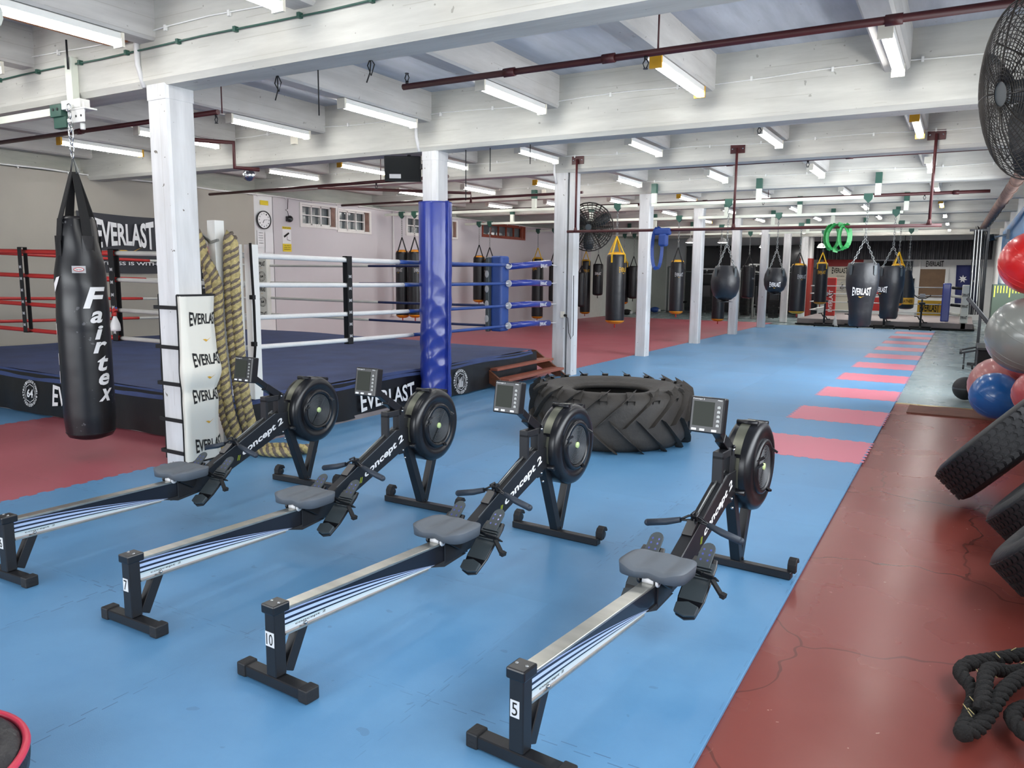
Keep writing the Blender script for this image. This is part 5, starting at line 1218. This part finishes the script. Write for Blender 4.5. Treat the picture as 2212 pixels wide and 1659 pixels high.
ball('exercise_ball', (1.30, .85, .62), .21, 'rball2', 'small pinkish ball low beside the blue one, just above the tyre')
rk = thing('ball_rack', 'black tube rack against the right wall holding the gym balls', 'rack', (1.45, 2.2, 0))
for y in (-1.6, 1.75):
    m = MB(); m.box(.04, .09, y - .025, y + .025, 0, 2.1); m.build('upright', 'black', rk, .003)
for z in (.34, .72, 1.42):
    m = MB(); m.box(.03, .06, -1.6, 1.75, z, z + .03); m.build('shelf_rail', 'black', rk, .002)
cr = thing('plyo_crate', 'black plywood box standing on the walkway behind the pink gym ball', 'box', (1.20, 4.30, 0))
m = MB(); m.box(-.33, .33, -.42, .45, 0, .74); m.build('body', 'black2', cr, .008)
m = MB(); m.box(-.34, .34, -.43, .46, .74, .77); m.build('lid', 'black', cr, .004)
cb = thing('cabinet', 'black cabinet below the box with yellow scale marks', 'cabinet', (1.28, 6.25, 0))
m = MB(); m.box(-.26, .28, -.30, .4, 0, 1.03); m.build('body', 'black2', cb, .006)
m = MB(); m.box(-.22, -.20, -.31, -.30, .1, .95); m.box(.0, .02, -.31, -.30, .1, .95); m.build('front_edge', 'dgrey', cb)
bxs = thing('step_box', 'dark green box with yellow scale marks along its top edge', 'box', (1.28, 6.25, 1.035))
m = MB(); m.box(-.26, .28, -.25, .3, 0, .50); bq = m.build('body', mat('dark_olive', '#2d3a2c', .6), bxs, .006)
m = MB()
for i in range(14): L_ = .16 if i % 5 == 0 else .10; m.box(-.24 + i * .037, -.228 + i * .037, -.253, -.251, .48 - L_, .48)
m.build('scale_marks', 'lime', bq)
sh = thing('shaker_bottle', 'white bottle with a red lid on the green scale box', 'bottle', (1.16, 6.15, 1.545))
m = MB(); m.lathe([(.001, 0), (.07, 0), (.085, .25), (.083, .26)], 20); m.build('bottle', 'whitep', sh)
m = MB(); m.lathe([(.086, .25), (.088, .31), (.05, .33), (.001, .33)], 20); m.bar((.03, 0, .33), (.07, 0, .37), .03, .03); m.build('lid', 'redrope', sh)
mbx = thing('medicine_ball', 'black medicine ball on the grey floor left of the black box', 'ball', (.78, 4.70, .155)); m = MB(); m.sphere((0, 0, 0), .155, 28, 16); m.build('ball', 'rubber', mbx); m = MB(); m.lathe([(.03, -.154), (.05, -.149)], 12, (0, 0, 0)); m.lathe([(.154, -.01), (.157, 0), (.154, .01)], 28); m.build('seam_ring', 'dgrey', mbx)
# band rack with hanging bands and bench end
br = thing('band_rack', 'tall rack with long black and white bands hanging beside the blue wall', 'rack', (.92, 9.6, 0))
m = MB(); m.box(.02, .07, -.03, .03, 0, 2.55); m.bar((.05, 0, 2.5), (-.25, 0, 2.5), .04, .04); m.box(-.1, .35, -.05, .05, .0, .05); m.build('frame', 'black', br)
m = MB()
for i in range(9):
    x = -.17 + i * .028; m.tube([(x, -.04 + .01 * (i % 3), 2.48), (x + .01 * math.sin(i), -.05, 1.7), (x + .02 + .01 * math.cos(i), -.04, .95)], .011, 5, flat=.5)
m.build('black_band', 'strap', br)
m = MB()
for i in range(3): m.tube([(-.16 + i * .05, -.07, 2.5), (-.15 + i * .05, -.075, 1.85), (-.14 + i * .05, -.07, 1.2)], .006, 5)
m.build('white_band', 'lwhite', br)
be = thing('folding_bench', 'black folding bench with jointed legs and castors standing on the grey floor', 'bench', (.98, 8.8, 0))
m = MB(); m.bar((-.20, 0, 1.15), (.25, 0, .55), .30, .07, up=(0, 1, 0)) if False else m.bar((-.25, 0, 1.28), (.28, 0, .62), .07, .26, up=(0, 1, 0)); m.build('pad', 'vinyl', be, .01)
m = MB(); m.bar((.2, 0, .70), (.2, 0, 0), .05, .05); m.bar((.2, -.1, .42), (-.28, -.15, .30), .03, .03); m.bar((.2, .1, .46), (-.28, .05, .34), .03, .03); m.bar((-.28, -.15, .30), (-.28, .05, .34), .04, .04); m.bar((-.22, -.05, .32), (-.22, -.05, .10), .025, .025); m.bar((.1, 0, .30), (-.1, 0, .06), .02, .02); m.build('frame', 'black', be)
for x, y in ((-.22, -.05), (-.08, .02)):
    m = MB(); m.lathe([(.001, -.015), (.04, -.015), (.045, 0), (.04, .015), (.001, .015)], 14, (x, y, .045), 'x'); m.build('castor', 'rubber', be)
# heavy black training rope
m = MB()
twist(m, [(1.35, -3.30, .06), (1.05, -3.46, .05), (.92, -3.58, .05), (.80, -3.72, .055), (.765, -3.83, .055), (.81, -3.95, .05), (.80, -4.12, .045), (.775, -4.29, .05), (.83, -4.20, .05), (.90, -3.98, .085), (.97, -3.82, .09), (1.06, -3.70, .08), (1.30, -3.62, .05)], .028, .12, (0, 0, 0), .012, 7)
twist(m, [(1.35, -3.48, .05), (1.08, -3.58, .055), (.95, -3.70, .05), (.86, -3.84, .10), (.84, -4.0, .10), (.83, -4.16, .09)], .028, .12, (0, 0, 0), .012, 7, 1.0)
twist(m, [(1.4, -3.80, .05), (1.1, -3.90, .05), (.98, -3.98, .05), (.93, -4.1, .05), (1.02, -4.22, .05), (1.3, -4.2, .05)], .028, .12, (0, 0, 0), .012, 7, 2.0)
for x, y, z in ((.775, -4.29, .05), (.80, -3.72, .055)): m.sphere((x, y, z), .032, 10, 8)
rnd = random.Random(5); m.cur = 1
for i in range(26):
    x, y = rnd.choice([(.80, -4.12), (.92, -3.6), (1.0, -3.80), (.86, -3.9), (.95, -3.7), (1.06, -3.5), (.82, -4.2), (1.05, -3.92)]); x += rnd.uniform(-.05, .05); y += rnd.uniform(-.05, .05)
    m.tube([(x, y, .078), (x + rnd.uniform(-.02, .02), y + .016, .088)], .0022, 4)
tag(m.build('battle_rope', ['ropeb', 'ropet']), 'coil of thick black training rope on the red floor at lower right', 'rope')
# round kick pad, lower left corner
kp = thing('kick_pad', 'round black padded kick shield with pink piping in the bottom left corner', 'pad', (-2.0, -6.32, .01))
m = MB(); m.lathe([(.001, 0), (.30, 0), (.34, .03), (.345, .07), (.33, .10), (.30, .125), (.24, .13), (.235, .115), (.20, .11), (.001, .105)], 56); m.build('body', mat('creased_leather', '#232226', .35, bump=1.0, bscale=16), kp)
m = MB(); m.tube([(.335 * math.cos(t), .335 * math.sin(t), .105) for t in [2 * PI * i / 56 for i in range(56)]], .013, 8, closed=True); m.build('piping', mat('pink_piping', '#d33a52', .35), kp)
m = MB(); m.lathe([(.001, .112), (.19, .112), (.195, .107)], 48); m.build('face', mat('grey_leather', '#4a484d', .5), kp)

# ------------------------------------------------------------------ far end: second ring, wall, machines
FX, FY, FZ = -1.7, 20.95, 0
r2_ = thing('boxing_ring', 'low second boxing ring with blue corner pad at the far end of the hall', 'boxing ring', (FX, FY, 0))
def fb(m, name, mt, **k): return shift(m, (FX, FY, 0)).build(name, mt, r2_, **k)
m = MB(); m.box(-4.25, 1.0, 20.95, 26.6, .03, .20); fb(m, 'platform', 'taupe'); m = MB(); m.box(-4.3, 1.05, 20.88, 20.95, 0, .045); m.box(-4.3, 1.05, 20.90, 26.6, 0, .028); fb(m, 'base_edge', 'black2')
m = MB(); m.box(.08, .32, 21.15, 21.40, .24, 1.46); fb(m, 'corner_pad', 'navy' if False else 'bluev', bevel=.03, seg=2)
m = MB(); m.box(.62, .84, 20.9, 21.1, .22, 1.42); o = fb(m, 'post_pad', 'padw', bevel=.03, seg=2); m = MB()
for z in (.4, .75, 1.1): everlast(m, lambda a, b, z=z: (.73 + a - FX, 20.89 - FY, z + b), .18, .08)
m.build('lettering', 'black2', o)
m = MB(); m.box(.67, .79, 20.95, 21.05, 0, .24); fb(m, 'post', 'black2')
for i, z in enumerate((.50, .78, 1.06, 1.32)):
    m = MB(); m.cyl((.2, 21.2, z), (-3.9, 21.2, z), .016, n=6); fb(m, 'rope', 'whiterope')
    m = MB(); m.cyl((.2, 21.2, z), (.2, 26.2, z), .016, n=6); fb(m, 'rope', 'whiterope')
    m = MB(); m.cyl((.35, 21.2, z), (.62, 21.0, z - .02), .045, n=8); fb(m, 'turnbuckle_cover', 'strap' if i % 2 else 'padw')
    m = MB(); m.cyl((-3.9, 21.2, z), (-3.9, 26.2, z), .016, n=6); fb(m, 'rope', 'whiterope')
m = MB(); m.box(-3.72, -3.40, 23.5, 23.6, .2, 1.6); fb(m, 'corner_pad', 'redrope', bevel=.02); m = MB(); m.text('EVERLAST', lambda a, b: (-3.56 - b - FX, 23.49 - FY, .75 + a), .8, .14); m.build('lettering', 'white', r2_)
s_ = MB(); s_.box(-.60, .10, 21.30, 21.33, .42, .90); bn2 = fb(s_, 'ring_banner', mat('yellow_banner', '#dba81c', .5)); m = MB(); everlast(m, lambda a, b: (-.25 + a - FX, 21.29 - FY, .66 + b), .56, .22); m.build('lettering', 'black2', bn2)
# curtain
m = MB(); m.grid(lambda a, b: (-4.9 + 6.4 * a, 27.6 + .05 * math.sin(a * 260) + .03 * math.sin(a * 97 + 1), 3.06 - .72 * b), 300, 3); m.cyl((-4.95, 27.6, 3.07), (1.59, 27.6, 3.07), .02)
for x in (-4.5, -1.5, 1.2): m.cyl((x, 27.6, 3.07), (x, 27.6, 3.68), .012, n=6)
tag(m.build('curtain', 'curtain'), 'black pleated curtain strip hanging across the far end', 'curtain')
def wallitem(name, x0, x1, z0, z1, mt, label, cat, y=28.46, d=.03):
    m = MB(); m.box(x0, x1, y - d, y, z0, z1); o = m.build(name, mt, None); tag(o, label, cat); return o
wallitem('wall_panel', -4.62, -3.05, 2.08, 2.40, 'red', 'red strip across the far wall under the curtain', 'wall panel')
lk = wallitem('wall_panel', -4.45, -3.25, .2, 2.06, 'locker', 'cream panel with black lettering behind the slim yellow strapped bag', 'wall panel', d=.05)
m = MB(); everlast(m, plane_y(28.40, -3.95, 1.90), .62, .20); m.text('64', plane_y(28.40, -3.72, 1.22), .34, .22); m.text('FITNESS', plane_y(28.40, -3.9, 1.66), .3, .04)
for z in (1.5, 1.05, .8, .55): m.box(-4.45, -3.25, 28.405, 28.41, z, z + .012)
m.build('lettering', 'black2', lk)
m = MB(); badge(m, lambda a, b: (-3.70 + a, 28.395, 1.22 + b), .26, False); m.build('badge', 'greyp', lk)
for i, (x0, x1, z0, z1, mt, lb) in enumerate(((-3.2, -2.7, 1.4, 2.0, 'greyp', 'grey poster above the biggest bag'), (-2.65, -1.95, 1.7, 2.3, 'black2', 'dark poster left of the second body bag'), (-2.6, -2.1, .9, 1.6, 'red', 'red poster between the two body bags'), (-2.05, -1.6, 1.0, 1.65, 'paper', 'white poster between the body bags'), (-1.9, -1.2, 1.75, 2.3, 'dgrey', 'dark poster behind the yellow straps'), (-1.5, -1.1, .9, 1.6, 'black2', 'black poster behind the teardrop bag'), (-2.6, -1.6, .25, .8, 'red', 'low red panel between the body bags'))):
    wallitem('poster', x0, x1, z0, z1, mt, lb, 'poster', 28.48, .03)
fw = MB(); fw.box(-.92, -.02, 28.44, 28.48, .86, 1.98); door = fw.build('door_1', 'brown'); struct(door)
m = MB(); m.box(-1.02, -.92, 28.40, 28.5, .2, 2.36); m.box(-.02, .10, 28.42, 28.5, .86, 1.98); m.build('frame', 'white_w', door)
m = MB(); everlast(m, plane_y(28.47, -.42, 2.19), .62, .18); tag(m.build('wall_lettering', 'black2'), 'black brand lettering on the white far wall above the brown panel', 'lettering')
fl_ = thing('flag', 'dark blue flag with a white star on the far wall beside the band rack', 'flag', (.72, 28.455, 1.4))
m = MB(); m.grid(lambda a, b: (-.38 + .72 * a + .05 * b, .03 * math.sin(a * 9), .74 - 1.5 * b), 14, 8); m.build('cloth', 'flag', fl_)
m = MB()
def star(cx, cz, r, n=7): return [(cx + (r if i % 2 == 0 else r * .45) * math.cos(PI * i / n + PI / 2), cz + (r if i % 2 == 0 else r * .45) * math.sin(PI * i / n + PI / 2)) for i in range(2 * n)]
for cx, cz, r in ((-.12, .20, .16), (.18, .5, .06), (.26, .12, .06), (.2, -.3, .06)): m.poly(star(cx, cz, r), lambda a, b: (a, -.05, b))
m.build('star', 'white', fl_)
def bike(x, y, rz, label):
    t = thing('exercise_bike', label, 'exercise bike', (x, y, 0), rz, 'exercise bikes in front of the far ring')
    for yy in (-.45, .45):
        m = MB(); m.cyl((-.27, yy, .05), (.27, yy, .05), .028, n=8)
        for sx in (-1, 1): m.cyl((sx * .27, yy, .04), (sx * .31, yy, .04), .04, n=8)
        m.build('foot_bar', 'black2', t)
    m = MB(); m.bar((0, -.45, .08), (0, .45, .08), .05, .05); m.bar((0, .15, .08), (0, .32, .95), .05, .06); m.bar((0, -.05, .10), (0, -.25, .80), .05, .06); m.bar((0, -.1, .45), (0, .25, .6), .05, .06)
    m.build('frame', 'black', t)
    m = MB(); m.lathe([(.001, -.03), (.19, -.03), (.20, 0), (.19, .03), (.001, .03)], 24, (0, .36, .30), 'x'); m.build('flywheel', 'dgrey', t)
    m = MB(); m.box(-.09, .09, -.38, -.15, .80, .87); m.build('saddle', 'rubber', t, .02)
    m = MB(); m.tube([(-.22, .12, 1.08), (-.22, .3, 1.06), (-.1, .36, .98), (.1, .36, .98), (.22, .3, 1.06), (.22, .12, 1.08)], .016, 6); m.build('handlebar', 'black2', t)
    m = MB(); m.box(-.08, .08, .36, .40, 1.0, 1.12); m.build('console', 'greyp', t, .01)
    for sx in (-1, 1): m = MB(); m.bar((sx * .04, 0, .32), (sx * .09, sx * .14, .32 - sx * .1), .02, .03); m.box(sx * .14 - .05, sx * .14 + .05, sx * .14 - .04, sx * .14 + .04, .31 - sx * .1, .335 - sx * .1); m.build('pedal', 'black2', t)
bike(-3.30, 20.42, .15, 'leftmost exercise bike, under the slim yellow strapped bag')
bike(-2.45, 20.42, -.1, 'exercise bike hidden behind the foot of the biggest bag')
bike(-1.48, 20.40, .1, 'exercise bike just right of the biggest bag, under the second body bag')
bike(-.44, 20.42, .05, 'rightmost exercise bike in front of the yellow banner')
def machine(x, y, rz, label, h=2.0):
    t = thing('weight_machine', label, 'weight machine', (x, y, 0), rz, 'weight machines by the mirrored wall')
    m = MB()
    for sx in (-.35, .35):
        m.bar((sx, -.4, 0), (sx, -.4, h), .06, .06); m.bar((sx, -.45, .04), (sx, .7, .04), .06, .06)
    m.bar((-.35, -.4, h), (.35, -.4, h), .06, .06); m.bar((0, -.4, h - .05), (0, .5, h - .15), .06, .06); m.bar((0, .1, .05), (0, .1, .9), .06, .06); m.build('frame', 'steel', t)
    m = MB()
    for i in range(12): m.box(-.18, .18, -.46, -.34, .12 + i * .055, .165 + i * .055)
    m.build('weight_stack', 'black2', t)
    m = MB(); m.box(-.2, .2, 0, .4, .42, .5); m.build('seat_pad', 'vinyl', t, .02)
    m = MB(); m.box(-.18, .18, -.05, .03, .55, 1.25); m.build('back_pad', 'vinyl', t, .02)
    m = MB(); m.cyl((-.5, .5, h - .2), (.5, .5, h - .2), .02, n=6); m.build('handle_bar', 'chrome', t)
for i, (x, y, rz, lb) in enumerate(((-8.6, 24.8, .3, 'weight machine between the fourth and fifth pillars'), (-10.2, 26.2, -.2, 'weight machine against the far left wall'), (-7.0, 25.6, .8, 'weight machine seen left of the nearest round bag'), (-6.4, 23.6, -.5, 'weight machine between the sixth and seventh pillars'), (-5.6, 26.6, .4, 'weight machine behind the smaller round bag'), (-4.0, 24.2 - 4.6, 0, None), (-5.4, 22.6, .2, 'weight machine beside the base of the red pillar'))):
    if lb: machine(x, y, rz, lb, 1.9 + .1 * (i % 3))
cn = thing('training_cone', 'white training cone on the floor left of the biggest bag', 'cone', (-3.0, 20.75, 0)); m = MB(); m.lathe([(.001, .36), (.02, .36), (.08, .02)], 16); m.build('cone', 'whitep', cn); m = MB(); m.box(-.11, .11, -.11, .11, 0, .02); m.build('base', 'whitep', cn)
for x, y, r, mt, lb, nm in ((-11.2, 22.6, .16, 'black2', 'pair of black and white kick pads on the floor by the left wall', 'kick_pads'), (-11.2, 24.6, .15, 'red', 'red glove lying by the pale wall behind the fourth pillar', 'boxing_glove'), (-11.0, 25.4, .17, 'bluerope', 'blue padded shield lying beside the red glove', 'kick_shield')):
    t = thing(nm, lb, 'sports pad', (x, y, 0)); m = MB(); m.sphere((0, 0, r * .75), r, 16, 10, (1.3, 1.2, .75)); m.build('padding', mt, t); m = MB(); m.box(r * .5, r * 1.35, -.09, .09, .06, .16); m.build('panel', 'white', t)
# pendant lamps beyond the pillars
for i, (x, y, lb) in enumerate(((-7.6, 19.2, 'left of the fourth pillar'), (-6.6, 19.6, 'right of the fourth pillar'), (-6.3, 24.5, 'between the fifth and sixth pillars'), (-4.2, 24.8, 'behind the smaller round bag'))):
    t = thing('pendant_lamp', 'small lit pendant lamp far away, ' + lb, 'lamp', (x, y, 2.75)); m = MB(); m.lathe([(.17, 0), (.10, .12), (.03, .16), (.001, .17)], 18); m.cyl((0, 0, .16), (0, 0, .9), .008, n=5); m.build('shade', 'lwhite', t); m = MB(); m.lathe([(.001, -.02), (.12, -.01), (.15, .01)], 16); m.build('bulb', 'tube', t)

# unseen light panels added to brighten the far end
for i, (x, y) in enumerate(((-2.4, 23.6), (-.75, 23.6))):
    t = thing('fill_panel', ('left' if i == 0 else 'right') + ' added fill light panel over the far ring', 'ceiling light', (x, y, 3.60)); m = MB(); m.box(-.6, .6, -.3, .3, 0, .05); m.build('housing', 'lwhite', t); m = MB(); m.box(-.56, .56, -.26, .26, -.012, 0); m.build('diffuser', 'tube', t)
